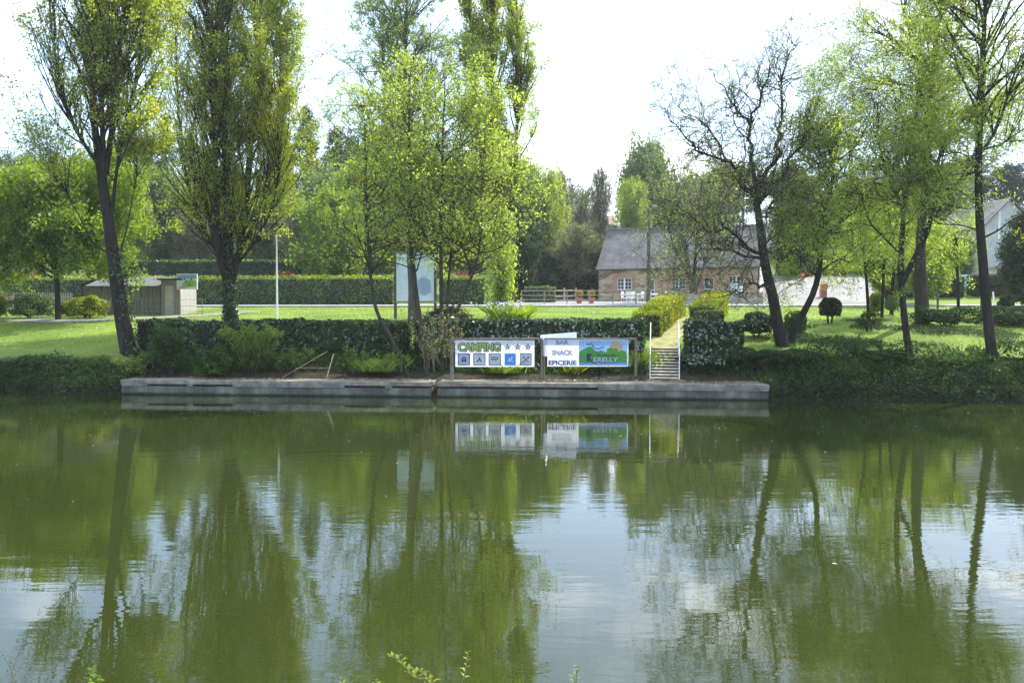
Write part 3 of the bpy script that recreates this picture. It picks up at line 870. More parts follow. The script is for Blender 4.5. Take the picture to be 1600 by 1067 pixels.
def cloth_mat(name, col, tr=.55):
    m = bpy.data.materials.new(name); n, l = nodes(m); n.remove(n['Principled BSDF'])
    d = n.new('ShaderNodeBsdfDiffuse'); t = n.new('ShaderNodeBsdfTranslucent'); x = n.new('ShaderNodeMixShader')
    nz = n.new('ShaderNodeTexNoise'); nz.inputs['Scale'].default_value = 3; nz.inputs['Detail'].default_value = 5
    rp = n.new('ShaderNodeValToRGB'); rp.color_ramp.elements[0].position = .3; rp.color_ramp.elements[1].position = .6
    rp.color_ramp.elements[0].color = (*[c * .88 for c in col], 1); rp.color_ramp.elements[1].color = (*col, 1)
    tc = n.new('ShaderNodeTexCoord'); l.new(tc.outputs['Object'], nz.inputs['Vector']); l.new(nz.outputs['Fac'], rp.inputs['Fac'])
    for k in (d, t): l.new(rp.outputs['Color'], k.inputs['Color'])
    x.inputs['Fac'].default_value = tr; l.new(d.outputs[0], x.inputs[1]); l.new(t.outputs[0], x.inputs[2]); l.new(x.outputs[0], n['Material Output'].inputs['Surface'])
    return m
C_ = {k: cloth_mat('print ' + k, c, t) for k, c, t in (
    ('white', (.80, .82, .86), .5), ('dark', (.05, .07, .12), .3), ('navy', (.06, .11, .28), .35), ('lime', (.52, .68, .18), .5), ('blue', (.12, .38, .78), .45), ('pale', (.55, .62, .74), .5),
    ('green', (.12, .36, .10), .45), ('leafgreen', (.16, .46, .08), .45), ('sky', (.36, .55, .82), .5), ('sun', (.62, .52, .30), .5), ('lake', (.14, .34, .66), .45), ('grey', (.30, .35, .45), .4), ('slate', (.10, .14, .20), .4))}
CK = list(C_); CM = [C_[k] for k in CK]
def ci(k): return CK.index(k)
def quad(b, x0, x1, z0, z1, y, k): b.add([(x0, y, z0), (x1, y, z0), (x1, y, z1), (x0, y, z1)], [(0, 1, 2, 3)], ci(k))
def strip(b, pts, w, y, k):
    for (a, c) in zip(pts[:-1], pts[1:]):
        d = Vector((c[0] - a[0], c[1] - a[1])).normalized(); nn = Vector((-d.y, d.x)) * w / 2
        b.add([(a[0] + nn.x, y, a[1] + nn.y), (a[0] - nn.x, y, a[1] - nn.y), (c[0] - nn.x, y, c[1] - nn.y), (c[0] + nn.x, y, c[1] + nn.y)], [(0, 1, 2, 3)], ci(k))
def poly(b, pts, y, k): b.add([(p[0], y, p[1]) for p in pts], [tuple(range(len(pts)))], ci(k))
def disc(b, x, z, r, y, k, n=14): poly(b, [(x + r * math.cos(6.283 * i / n), z + r * math.sin(6.283 * i / n)) for i in range(n)], y, k)
def cloth_sheet(w, h, th=.003, nx=30, nz=8, x0=0, z0=0, y=0):
    b = MB()
    for i in range(nx):
        a, c = x0 + w * i / nx, x0 + w * (i + 1) / nx
        for k in range(nz):
            e, g = z0 + h * k / nz, z0 + h * (k + 1) / nz
            b.add([(a, y, e), (c, y, e), (c, y, g), (a, y, g)], [(0, 1, 2, 3)])
    return wavy(b)

# banner one
bw, bh = bx(835) - bx(711.5), bz(531.5) - bz(573)
bn = empty('camping_banner', (bx(711.5), YB - .045, bz(573)), 0, 'white banner reading CAMPING with three stars and five square pictograms', 'banner')
cloth_sheet(bw, bh).build('sheet', C_['white'], bn)
cloth_sheet(bw, bh * .17, x0=0, z0=bh * .83, y=.012, nz=3).build('hem', C_['grey'], bn)
def u(v): return (v - 115) / 1235 * bw
def z(v): return (622 - v) / 405 * bh
t = MB()
for dx, dz in ((-.022, 0), (.022, 0), (0, -.022), (0, .022), (-.016, -.016), (.016, .016), (-.016, .016), (.016, -.016)):
    lay_text(t, 'CAMPING', u(160) + dx, u(822) + dx, z(388) + dz, z(258) + dz, -.008 - .0002 * len(t.f) * 0, ci('dark'), .045)
# keep the outline copies from sharing a plane
t.v = [(v[0], v[1] - .00001 * (i % 97), v[2]) for i, v in enumerate(t.v)]
lay_text(t, 'CAMPING', u(160), u(822), z(388), z(258), -.0125, ci('lime'), .035)
wavy(t).build('lettering', CM, bn)
for cx_ in (930, 1090, 1250):
    s = MB()
    for rr, kk, yy in ((.145, 'dark', -.008), (.083, 'white', -.011)):
        s.add([(u(cx_), yy, z(322))] + [(u(cx_) + (rr if i % 2 == 0 else rr * .4) * math.sin(i * math.pi / 5), yy, z(322) + (rr if i % 2 == 0 else rr * .4) * math.cos(i * math.pi / 5)) for i in range(10)],
              [(0, 1 + i, 1 + (i + 1) % 10) for i in range(10)], ci(kk))
    wavy(s).build('star', CM, bn)
for i, (a, c, fc) in enumerate(((155, 345, 'navy'), (395, 587, 'slate'), (635, 827, 'slate'), (885, 1060, 'blue'), (1128, 1306, 'slate'))):
    s = MB(); x0, x1, z0, z1 = u(a), u(c), z(600), z(415)
    quad(s, x0, x1, z0, z1, -.007, fc)
    m_ = .035 if i != 3 else .012
    quad(s, x0 + m_, x1 - m_, z0 + m_, z1 - m_, -.010, 'blue' if i == 3 else ('pale' if i == 0 else 'white'))
    cx_, cz = (x0 + x1) / 2, (z0 + z1) / 2; y = -.013
    if i == 0:
        quad(s, cx_ - .09, cx_ + .09, cz - .06, cz + .04, y, 'navy'); quad(s, cx_ - .05, cx_ + .05, cz + .04, cz + .09, y, 'navy')
        disc(s, cx_ - .05, cz - .07, .03, y - .001, 'dark'); disc(s, cx_ + .05, cz - .07, .03, y - .001, 'dark'); quad(s, cx_ - .03, cx_ + .03, cz, cz + .03, y - .002, 'pale')
    if i == 1:
        poly(s, [(cx_ - .12, cz - .10), (cx_ - .06, cz - .10), (cx_, cz - .02), (cx_ + .06, cz - .10), (cx_ + .12, cz - .10), (cx_, cz + .06)], y, 'slate')
        strip(s, [(cx_, cz + .04), (cx_ + .03, cz + .12)], .012, y - .001, 'slate'); strip(s, [(cx_, cz + .04), (cx_ - .03, cz + .12)], .012, y - .002, 'slate')
    if i == 2:
        quad(s, cx_ - .13, cx_ + .13, cz - .0, cz + .10, y, 'slate'); quad(s, cx_ - .10, cx_ - .04, cz + .03, cz + .075, y - .002, 'white'); quad(s, cx_ + .0, cx_ + .09, cz + .03, cz + .075, y - .002, 'white')
        disc(s, cx_ - .07, cz - .03, .03, y - .001, 'slate'); disc(s, cx_ + .04, cz - .03, .03, y - .001, 'slate'); strip(s, [(cx_ - .16, cz - .02), (cx_ - .12, cz + .01)], .014, y - .003, 'slate')
    if i == 3:
        strip(s, [(cx_ + .06, cz + .10), (cx_ + .05, cz), (cx_, cz - .04), (cx_ - .07, cz - .02)], .04, y, 'white'); disc(s, cx_ - .03, cz + .02, .03, y - .001, 'white')
        strip(s, [(cx_ - .14, cz - .08), (cx_ - .05, cz - .06), (cx_ + .05, cz - .09), (cx_ + .14, cz - .07)], .02, y - .002, 'white')
    if i == 4:
        strip(s, [(cx_ - .11, cz - .11), (cx_ + .07, cz + .07)], .026, y, 'slate'); strip(s, [(cx_ + .11, cz - .11), (cx_ - .07, cz + .07)], .026, y - .001, 'slate')
        disc(s, cx_ + .085, cz + .075, .04, y - .002, 'slate'); disc(s, cx_ - .085, cz + .075, .035, y - .002, 'slate')
    wavy(s).build('pictogram', CM, bn)

# banner two
xa = bx(848.5)
bw2 = bx(981.5) - xa; bh2 = bz(530.5) - bz(572.5)
bn2 = empty('campsite_banner', (xa, YB - .045, bz(572.5)), 0, 'white and green banner reading BAR SNACK EPICERIE with a lake and hill picture', 'banner')
def u(v): return (v - 125) / 1300 * bw2
def z(v): return (608 - v) / 403 * bh2
cloth_sheet(bw2 - u(190), bh2, x0=u(190)).build('sheet', C_['white'], bn2)
cloth_sheet(u(190) , bh2 * .62, x0=0, z0=bh2 * .38, nx=3, y=.004).build('folded_edge', C_['pale'], bn2)
cloth_sheet(bw2 - u(140), bh2 * .2, x0=u(140), z0=bh2 * .8, y=.012, nz=3).build('hem', C_['grey'], bn2)
fl = MB(); fl.add([(u(80), .10, bh2 - .02), (u(640), .10, bh2 - .02), (u(636), .10, bh2 + .27), (u(85), .08, bh2 + .17)], [(0, 1, 2, 3)]); fl.build('flap', C_['pale'], bn2)
for w_, a, c, e, g_, k_ in (('BAR', 320, 515, 278, 212, 'grey'), ('SNACK', 258, 582, 442, 362, 'grey'), ('EPICERIE', 208, 636, 588, 516, 'navy')):
    t = MB(); lay_text(t, w_, u(a), u(c), z(e), z(g_), -.008, ci(k_), .045); wavy(t).build('lettering', CM, bn2)
pc = MB()
nxs = 14
for i in range(nxs):
    a = u(672) + (u(1412) - u(672)) * i / nxs; c = u(672) + (u(1412) - u(672)) * (i + 1) / nxs; quad(pc, a, c, z(590), z(214), -.0065, 'sky')
hill = [(672, 545), (672, 400), (690, 375), (760, 340), (800, 315), (880, 312), (905, 345), (930, 385), (1010, 375), (1100, 400), (1100, 340), (1150, 325), (1200, 345), (1250, 330), (1270, 385), (1330, 365), (1395, 385), (1400, 545)]
for (a, c) in zip(hill[:-1], hill[1:]):
    if abs(a[0] - c[0]) < 2: continue
    poly(pc, [(u(a[0]), z(548)), (u(c[0]), z(548)), (u(c[0]), z(c[1])), (u(a[0]), z(a[1]))], -.0105, 'green')
disc(pc, u(1235), z(318), .235, -.0085, 'sun', 24)
for (x_, zz, r_) in ((1130, 400, .10), (1190, 380, .11), (1250, 420, .10), (1330, 430, .12), (1370, 480, .10), (760, 380, .10)): disc(pc, u(x_), z(zz), r_, -.0125 - r_ * .01, 'leafgreen', 12)
for i in range(12):
    a = 672 + 61.5 * i; c = a + 61.5
    poly(pc, [(u(a), z(592)), (u(c), z(592)), (u(c), z(545 + 4 * math.sin(i + 1))), (u(a), z(545 + 4 * math.sin(i)))], -.0135, 'lake')
strip(pc, [(u(a), z(575 + 5 * math.sin(a * .05))) for a in range(680, 1410, 30)], .018, -.016, 'white')
strip(pc, [(u(780), z(258)), (u(810), z(285)), (u(860), z(262)), (u(880), z(300)), (u(925), z(345)), (u(985), z(340)), (u(1050), z(312))], .035, -.0145, 'slate')
strip(pc, [(u(780), z(275)), (u(850), z(280)), (u(880), z(325)), (u(925), z(370)), (u(1045), z(350))], .02, -.0142, 'white')
strip(pc, [(u(905), z(378)), (u(975), z(383)), (u(1040), z(362))], .02, -.0145, 'slate')
for a, c in ((690, 330), (718, 300), (745, 310), (700, 280), (760, 275)): quad(pc, u(a), u(a) + .022, z(c), z(c) + .05, -.0145, 'white')
for a, c in ((683, 345), (712, 305), (742, 320)): quad(pc, u(a), u(a) + .025, z(c), z(c) + .04, -.0152, 'slate')
wavy(pc).build('picture', CM, bn2)
t = MB(); lay_text(t, 'K', u(790), u(885), z(538), z(412), -.018, ci('dark'), .07); strip(t, [(u(845), z(490)), (u(885), z(550)), (u(935), z(572))], .04, -.0184, 'slate')
lay_text(t, 'Domaine De', u(942), u(1245), z(452), z(418), -.018, ci('dark'), .02)
lay_text(t, 'ERELLY', u(897), u(1280), z(543), z(478), -.0172, ci('slate'), .03, .1); lay_text(t, 'ERELLY', u(892), u(1272), z(537), z(474), -.0205, ci('white'), .012, .1)
wavy(t).build('lettering', CM, bn2)

# ------------------------------------------------------------------ old metal frame lying on the bank
a0 = Pp(441, 590, 32.0); a1 = Pp(512, 549, 33.2); b0_ = Pp(511, 588, 32.2); b1_ = Pp(521, 553, 33.2); c0_ = Pp(462, 575, 32.1); c1_ = Pp(514, 575, 32.25)
r_ = empty('metal_frame', (a0.x, a0.y, .55), 0, 'old rusty grey tubular metal frame leaning on the bank behind the quay', 'metal frame')
o_ = Vector((a0.x, a0.y, .55))
for p0, p1 in ((a0, a1), (b0_, b1_), (c0_, c1_)):
    b = MB(); b.bar(p0 - o_, p1 - o_, .02, 8); b.build('tube', M['rust'], r_)

# ------------------------------------------------------------------ street poles
def pole(name, label, px, y, top_py, r0, r1, m, cat, cap=None):
    b = On(px, y); t = Pp(px, top_py, y).z - b.z
    r = empty(name, b, 0, label, cat)
    k = MB(); k.lathe([(r0 * 1.5, -.1), (r0 * 1.5, .04), (r0, .06), (r1, t)], n=10); k.build('pole', m, r)
    return r, t, b
r, t_, b = pole('flagpole', 'slender bare white flagpole standing on the lawn', 433, 42.7, 362, .055, .032, M['white_paint'], 'flagpole')
k = MB(); k.lathe([(.03, 0), (.05, .03), (.045, .07), (.01, .09)], (0, 0, t_ ), n=10); k.build('cap', M['white_paint'], r)
r, t_, b = pole('street_lamp', 'tall dark street lamp beside the road in front of the stone cottage', 1013, 61.5, 326, .16, .10, M['wood_dark'], 'street lamp')
k = MB(); k.bar((0, 0, t_ - .15), (.25, -.6, t_ + .05), .035); k.build('arm', M['steel'], r)
k = MB(); k.cbox(.12, .42, -1.15, -.55, t_ - .02, t_ + .10, .03); k.build('lamp_head', M['steel'], r)
r, t_, b = pole('utility_pole', 'grey utility pole rising behind the far clipped hedge', 292, 95, 352, .13, .09, M['bark_grey'], 'pole')
r, t_, b = pole('garden_lamp', 'small garden lamp with a round white head above the far hedge', 491, 92, 399, .05, .04, M['steel'], 'lamp')
k = MB(); k.lathe([(.05, 0), (.18, .08), (.2, .2), (.12, .32), (.02, .36)], (0, 0, t_), n=12); k.build('lamp_head', M['white_paint'], r)

# ------------------------------------------------------------------ big map board on two posts
Y = 44.0
g = On(655, Y)
bd = empty('map_board', g, 0, 'large pale blue map board on two dark posts behind the alder trunks', 'sign')
def lx(px): return Pp(px, 450, Y).x - g.x
def lz(py): return Pp(800, py, Y).z - g.z
for px in (617.5, 680):
    k = MB(); k.box(lx(px) - .07, lx(px) + .07, 0, .12, -.1, lz(398)); k.build('post', M['wood_dark'], bd)
k = MB(); k.box(lx(619.5), lx(678), -.03, .0, lz(470.5), lz(396)); k.build('panel', mat('pale enamel', (.52, .62, .66), .4, .12, 2.5, col2=(.62, .72, .76)), bd)
for a_, c_ in ((473.5, 470.7), (395.8, 393)):
    k = MB(); k.box(lx(617), lx(682), -.05, .06, lz(a_), lz(c_)); k.build('frame', M['wood'], bd)
k = MB()
poly(k, [(lx(652), lz(440)), (lx(660), lz(432)), (lx(672), lz(438)), (lx(674), lz(456)), (lx(662), lz(462)), (lx(652), lz(455))], -.036, 'pale')
for q in ([(622, 455), (630, 448), (640, 452), (652, 440), (668, 430), (676, 420)], [(624, 430), (634, 436), (640, 428)], [(655, 466), (660, 455), (670, 450)]):
    strip(k, [(lx(a), lz(c)) for a, c in q], .03, -.04, 'pale')
k.build('map_drawing', CM, bd)

# ------------------------------------------------------------------ shed with its cabinet and information panel
Y = 50.0
o = On(190, Y)
sh = empty('shed', o, 0, 'long low weathered timber shed with a dark felt roof beside the lawn', 'shed')
def lx(px, y=Y): return Pp(px, 450, y).x - o.x
def lz(py, y=Y): return Pp(800, py, y).z - o.z
M['boards'] = mat('grey vertical boards', (.22, .20, .17), .9, .45, 5, .3, 30, stretch=(6, 6, .25))
x0, x1 = lx(139), lx(251)
k = MB(); k.box(x0, x1, 0, 4.0, -.15, lz(447)); k.build('wall', M['boards'], sh)
k = MB()
n_ = 18
for i in range(n_):
    a = x0 + (x1 - x0) * i / n_
    k.box(a + .01, a + (x1 - x0) / n_ - .01, -.025, -.003, -.12, lz(447.5))
k.build('cladding', M['boards'], sh)
# roof: ridge slightly back, gable to the left
zr = lz(434); ze = lz(447)
k = MB()
xl, xr_ = lx(137), lx(251.5)
for (za, ya, zb, yb) in ((ze, -.35, zr + .12, 2.0), (zr + .12, 2.0, ze, 4.3)):
    k.add([(xl, ya, za), (xr_, ya, za), (xr_, yb, zb), (xl, yb, zb), (xl, ya, za - .09), (xr_, ya, za - .09), (xr_, yb, zb - .09), (xl, yb, zb - .09)],
          [(0, 1, 2, 3), (7, 6, 5, 4), (0, 4, 5, 1), (1, 5, 6, 2), (2, 6, 7, 3), (3, 7, 4, 0)])
k.build('roof', M['zinc'], sh)
for xx_ in (x0 + .01, x1 - .05):
    k = MB(); k.add([(xx_, .0, ze - .1), (xx_, 4, ze - .1), (xx_, 2, zr), (xx_ + .04, .0, ze - .1), (xx_ + .04, 4, ze - .1), (xx_ + .04, 2, zr)], [(0, 2, 1), (3, 4, 5), (0, 3, 5, 2), (1, 2, 5, 4)]); k.build('gable', M['boards'], sh)
# open porch at the left
k = MB(); k.add([(lx(116), .6, lz(444)), (xl, .6, lz(436)), (xl, 3.4, lz(436)), (lx(116), 3.4, lz(444)), (lx(116), .6, lz(445)), (xl, .6, lz(437)), (xl, 3.4, lz(437)), (lx(116), 3.4, lz(445))],
                [(0, 1, 2, 3), (7, 6, 5, 4), (0, 4, 5, 1), (2, 6, 7, 3), (3, 7, 4, 0)]); k.build('porch_roof', M['wood_dark'], sh)
k = MB(); k.bar((lx(118), .7, -.1), (lx(118), .7, lz(444.5)), .07, 6); k.build('porch_post', M['wood_dark'], sh)
# cabinet
Y2 = 49.2
o2 = On(278, Y2)
cb = empty('timber_cabinet', o2, 0, 'tall flat roofed timber cabinet at the right end of the shed', 'cabinet')
def lx(px, y=Y2): return Pp(px, 450, y).x - o2.x
def lz(py, y=Y2): return Pp(800, py, y).z - o2.z
k = MB(); k.box(lx(251.5), lx(280.5), 0, 2.5, -.15, lz(438)); k.build('wall', M['boards'], cb)
k = MB(); k.box(lx(258), lx(271), -.03, -.004, -.05, lz(447)); k.build('door', M['render_wall'], cb)
k = MB()
for i in range(11):
    a = .01 + 2.48 * i / 11; k.box(lx(280.5) + .004, lx(280.5) + .05, a, a + 2.48 / 11 - .02, -.1, lz(440))
k.build('cladding', mat('sunlit grey boards', (.34, .32, .29), .9, .3, 5, .3, 30, stretch=(6, 6, .3)), cb)  # lighter boards on the sunny side; sunlight put into their colour
k = MB(); k.box(lx(247), lx(284), -.2, 2.7, lz(438) + .004, lz(435)); k.build('roof', M['wood_dark'], cb)
o3 = Vector((Pp(276, 440, Y2 - .12).x, Y2 - .12, Pp(276, 452.3, Y2 - .12).z))
sg = empty('map_sign', o3, 0, 'small colourful map panel in a white frame fixed on the timber cabinet', 'sign')
w_, h_ = Pp(308.5, 450, Y2 - .12).x - o3.x, Pp(800, 428, Y2 - .12).z - o3.z
k = MB(); k.box(0, w_, 0, .06, 0, h_); k.build('frame', M['white_paint'], sg)
k = MB()
quad(k, .04, w_ - .04, .04, h_ - .04, -.004, 'white')
poly(k, [(.05, h_ * .62), (w_ - .05, h_ * .72), (w_ - .05, h_ - .05), (.05, h_ - .05)], -.006, 'sky')
poly(k, [(.3, .12), (w_ - .08, .15), (w_ - .08, h_ * .55), (w_ * .6, h_ * .62), (.35, h_ * .45)], -.006, 'lime')
poly(k, [(w_ * .5, .15), (w_ * .72, .2), (w_ * .68, h_ * .4), (w_ * .52, h_ * .35)], -.008, 'leafgreen')
strip(k, [(.08, .2), (.5, .16), (.9, .3), (w_ - .1, .28)], .03, -.010, 'sun')
for a, c in ((.25, .5), (.42, .52), (.5, .4), (.8, .55)): quad(k, a, a + .07, c, c + .1, -.011, 'navy')
k.build('map_drawing', CM, sg)
k = MB(); k.box(.02, .55, -.0125, -.0115, .05, .09); k.build('stripe', M['red'], sg)

# ------------------------------------------------------------------ fences
def rail_fence(name, label, pts, rails, ph, m, spacing=1.8, rr=.035, pr=.05, cat='fence', group=None, pickets=None, square=False):
    o = Vector((pts[0][0], pts[0][1], gh(*pts[0])))
    root = empty(name, o, 0, label, cat, group)
    q = [Vector((x, y, gh(x, y))) for x, y in pts]
    for a, c in zip(q[:-1], q[1:]):
        L = (c - a).length; n = max(1, round(L / spacing))
        for i in range(n + 1):
            if i == n and c is not q[-1]: continue
            p = a.lerp(c, i / n); p.z = gh(p.x, p.y)
            k = MB(); k.bar(p - o - Vector((0, 0, .1)), p - o + Vector((0, 0, ph)), pr, 6); k.build('post', m, root)
        for rz_ in rails:
            k = MB()
            for i in range(n):
                p0 = a.lerp(c, i / n); p1 = a.lerp(c, (i + 1) / n); p0.z = gh(p0.x, p0.y); p1.z = gh(p1.x, p1.y)
                k.bar(p0 - o + Vector((0, -.02, rz_)), p1 - o + Vector((0, -.02, rz_)), rr, 6)
            k.build('rail', m, root)
        if pickets:
            k = MB(); nn = int(L / pickets)
            for i in range(nn):
                p = a.lerp(c, (i + .5) / nn); p.z = gh(p.x, p.y); p = p - o
                k.box(p.x - .035, p.x + .035, p.y - .05, p.y - .03, .08, ph + .03 * math.sin(i * 3.3))
            k.build('pickets', m, root)
    return root
a, b, c = On(160, 49.0), On(222, 48.4), On(316, 48.0)
rail_fence('wire_fence', 'thin grey post and wire fence in front of the shed and cabinet', [(a.x, a.y), (b.x, b.y), (c.x, c.y)], (.25, .55, .9), .95, M['steel'], 1.5, .009, .022)
a, b = On(-40, 54.5), On(112, 53.0)
rail_fence('picket_fence', 'brown picket fence behind the golden bushes at the left', [(a.x, a.y), (b.x, b.y)], (.3, .9), 1.15, M['wood'], 2.4, .03, .05, pickets=.16)
a, b = On(815, 64.0), On(1030, 63.0)
rail_fence('terrace_fence', 'long brown tubular railing between the road and the cottage terrace', [(a.x, a.y), (b.x, b.y)], (.35, .66, 1.0), 1.04, M['wood'], 1.55, .026, .04)
# staggered timber posts and rails left of the cottage
a, b = On(822, 71.0), On(900, 76.5)
rail_fence('timber_fence', 'pale timber fence climbing away left of the cottage', [(a.x, a.y), (b.x, b.y)], (.45, .95), 1.2, M['wood_pale'], 1.6, .05, .08)
a, b = On(1250, 68), On(1600, 64)
# posts on the right lawn
for i, (px, y, hh, lb) in enumerate(((1465, 46, 1.0, 'dark wooden post on the right lawn left of the tall birch trunk'), (1533, 45, .95, 'dark wooden post on the lawn hugging the tall birch trunk'), (1585, 55, 1.0, 'slanting white road post near the right edge'), (1554, 57, .9, 'low timber post beside the road left of the slanting white post'))):
    g = On(px, y); k = MB(); m = M['white_paint'] if 'white' in lb else M['wood_dark']
    k.bar((0, 0, -.1), (-.12 if 'slant' in lb else .01, 0, hh), .06, 6); k.bar((-.12 if 'slant' in lb else .01, 0, hh), (-.12 if 'slant' in lb else .01, 0, hh + .03), .06, 6, .02)
    ob = k.build('post', m); ob.location = g; tag(ob, lb, 'post')
g = On(1490, 39.5); k = MB(); k.add([(-.2, -.06, -.1), (.2, -.06, -.1), (.26, -.05, .42), (.12, -.04, .5), (-.08, -.05, .36), (-.2, .06, -.1), (.2, .06, -.1), (.26, .07, .42), (.12, .06, .5), (-.08, .06, .36)],
    [(0, 1, 2, 3, 4), (9, 8, 7, 6, 5), (0, 5, 6, 1), (1, 6, 7, 2), (2, 7, 8, 3), (3, 8, 9, 4), (4, 9, 5, 0)])
ob = k.build('tree_stump', M['bark']); ob.location = g; tag(ob, 'short leaning dark stump on the right lawn', 'stump')
# ------------------------------------------------------------------ cottage
def stone_mat():
    m = bpy.data.materials.new('rubble stone masonry'); n, l = nodes(m); b = n['Principled BSDF']; b.inputs['Roughness'].default_value = .9
    tc = n.new('ShaderNodeTexCoord'); mp = n.new('ShaderNodeMapping'); mp.inputs['Scale'].default_value = (2.2, 2.2, 4.6)
    l.new(tc.outputs['Object'], mp.inputs['Vector'])
    nz = n.new('ShaderNodeTexNoise'); nz.inputs['Scale'].default_value = 1.5; l.new(mp.outputs['Vector'], nz.inputs['Vector'])
    ad = n.new('ShaderNodeMix'); ad.data_type = 'RGBA'; ad.inputs['Factor'].default_value = .2; l.new(mp.outputs['Vector'], ad.inputs['A']); l.new(nz.outputs['Color'], ad.inputs['B'])
    v = n.new('ShaderNodeTexVoronoi'); v.inputs['Scale'].default_value = 1.0; l.new(ad.outputs['Result'], v.inputs['Vector'])
    e = n.new('ShaderNodeTexVoronoi'); e.feature = 'DISTANCE_TO_EDGE'; l.new(ad.outputs['Result'], e.inputs['Vector'])
    sp = n.new('ShaderNodeSeparateColor'); l.new(v.outputs['Color'], sp.inputs[0])
    rp = n.new('ShaderNodeValToRGB'); el = rp.color_ramp.elements
    el[0].position = 0; el[0].color = (.15, .12, .09, 1); el[1].position = 1; el[1].color = (.74, .58, .36, 1)
    for p, c in ((.3, (.42, .29, .17)), (.55, (.62, .46, .26)), (.78, (.52, .43, .31))):
        k = el.new(p); k.color = (*c, 1)
    l.new(sp.outputs[0], rp.inputs['Fac'])
    er = n.new('ShaderNodeMapRange'); er.inputs['From Min'].default_value = .02; er.inputs['From Max'].default_value = .09; l.new(e.outputs['Distance'], er.inputs['Value'])
    mx = n.new('ShaderNodeMix'); mx.data_type = 'RGBA'; mx.inputs['A'].default_value = (.44, .38, .28, 1); l.new(er.outputs['Result'], mx.inputs['Factor']); l.new(rp.outputs['Color'], mx.inputs['B'])
    l.new(mx.outputs['Result'], b.inputs['Base Color'])
    bp = n.new('ShaderNodeBump'); bp.inputs['Distance'].default_value = .04; bp.inputs['Strength'].default_value = .8; l.new(er.outputs['Result'], bp.inputs['Height']); l.new(bp.outputs['Normal'], b.inputs['Normal'])
    return m
def tile_mat(name, c1, c2, mortar, sx, sz, msz=.02, bump=.5, plane='xz', rough=.75):
    m = bpy.data.materials.new(name); n, l = nodes(m); b = n['Principled BSDF']; b.inputs['Roughness'].default_value = rough
    tc = n.new('ShaderNodeTexCoord'); s = n.new('ShaderNodeSeparateXYZ'); c = n.new('ShaderNodeCombineXYZ'); l.new(tc.outputs['Object'], s.inputs[0])
    l.new(s.outputs['X'], c.inputs['X']); l.new(s.outputs['Z'], c.inputs['Y'])
    k = n.new('ShaderNodeTexBrick'); k.inputs['Color1'].default_value = (*c1, 1); k.inputs['Color2'].default_value = (*c2, 1); k.inputs['Mortar'].default_value = (*mortar, 1)
    k.inputs['Scale'].default_value = 1; k.inputs['Brick Width'].default_value = sx; k.inputs['Row Height'].default_value = sz; k.inputs['Mortar Size'].default_value = msz
    l.new(c.outputs[0], k.inputs['Vector'])
    nz = n.new('ShaderNodeTexNoise'); nz.inputs['Scale'].default_value = .8; nz.inputs['Detail'].default_value = 6; l.new(tc.outputs['Object'], nz.inputs['Vector'])
    r = n.new('ShaderNodeMapRange'); r.inputs['From Min'].default_value = .3; r.inputs['From Max'].default_value = .7; r.inputs['To Min'].default_value = .7; r.inputs['To Max'].default_value = 1.35; l.new(nz.outputs['Fac'], r.inputs['Value'])
    mx = n.new('ShaderNodeMix'); mx.data_type = 'RGBA'; mx.blend_type = 'MULTIPLY'; mx.inputs['Factor'].default_value = 1; l.new(k.outputs['Color'], mx.inputs['A']); l.new(r.outputs['Result'], mx.inputs['B'])
    l.new(mx.outputs['Result'], b.inputs['Base Color'])
    bp = n.new('ShaderNodeBump'); bp.inputs['Distance'].default_value = .015; bp.inputs['Strength'].default_value = bump; bp.invert = True; l.new(k.outputs['Fac'], bp.inputs['Height']); l.new(bp.outputs['Normal'], b.inputs['Normal'])
    return m
M['stone'] = stone_mat()
M['slate'] = tile_mat('slate roof', (.085, .08, .074), (.13, .122, .112), (.05, .047, .044), .36, .2, .012)
M['brick'] = tile_mat('red brick dressing', (.42, .17, .10), (.50, .24, .15), (.42, .36, .28), .26, .09, .012)
M['slate_red'] = tile_mat('brown tiled roof', (.22, .14, .10), (.28, .18, .13), (.12, .08, .06), .35, .3, .02)

A = Vector((Pp(934.5, 418, 76).x, 76.0, 0)); B = Vector((Pp(1187, 411, 71.0).x, 71.0, 0))
d = (B - A); LH = d.length; d.normalize(); ang = math.atan2(d.y, d.x)
zb = gh((A.x + B.x) / 2, (A.y + B.y) / 2) - .05
ho = Vector((A.x, A.y, zb))
house = empty('stone_cottage', ho, ang, 'long low stone cottage with a grey slate roof and brick trimmed windows across the road', 'cottage')
nrm = Vector((-d.y, d.x, 0))
HW = Pp(934.5, 418, 76).z - zb; DP = 7.0; RZ = HW + 3.55
def wu(px):                                           # along the front wall for a photo column
    k = (px - 800) / FP
    return (A.y * k - A.x) / (d.x - d.y * k)
def wz(px, py):
    y = A.y + d.y * wu(px); return Pp(px, py, y).z - zb
ops = [('window', 963.5, 986.5, 434.5, 453), ('door', 1014, 1022.5, 436, 472), ('window', 1049, 1070.5, 433, 452.5), ('door', 1098.5, 1115, 433, 472), ('window', 1137.5, 1162, 431, 455.5)]
rects = [(k, wu(a), wu(b), max(.02, wz((a + b) / 2, q)), wz((a + b) / 2, p)) for k, a, b, p, q in ops]
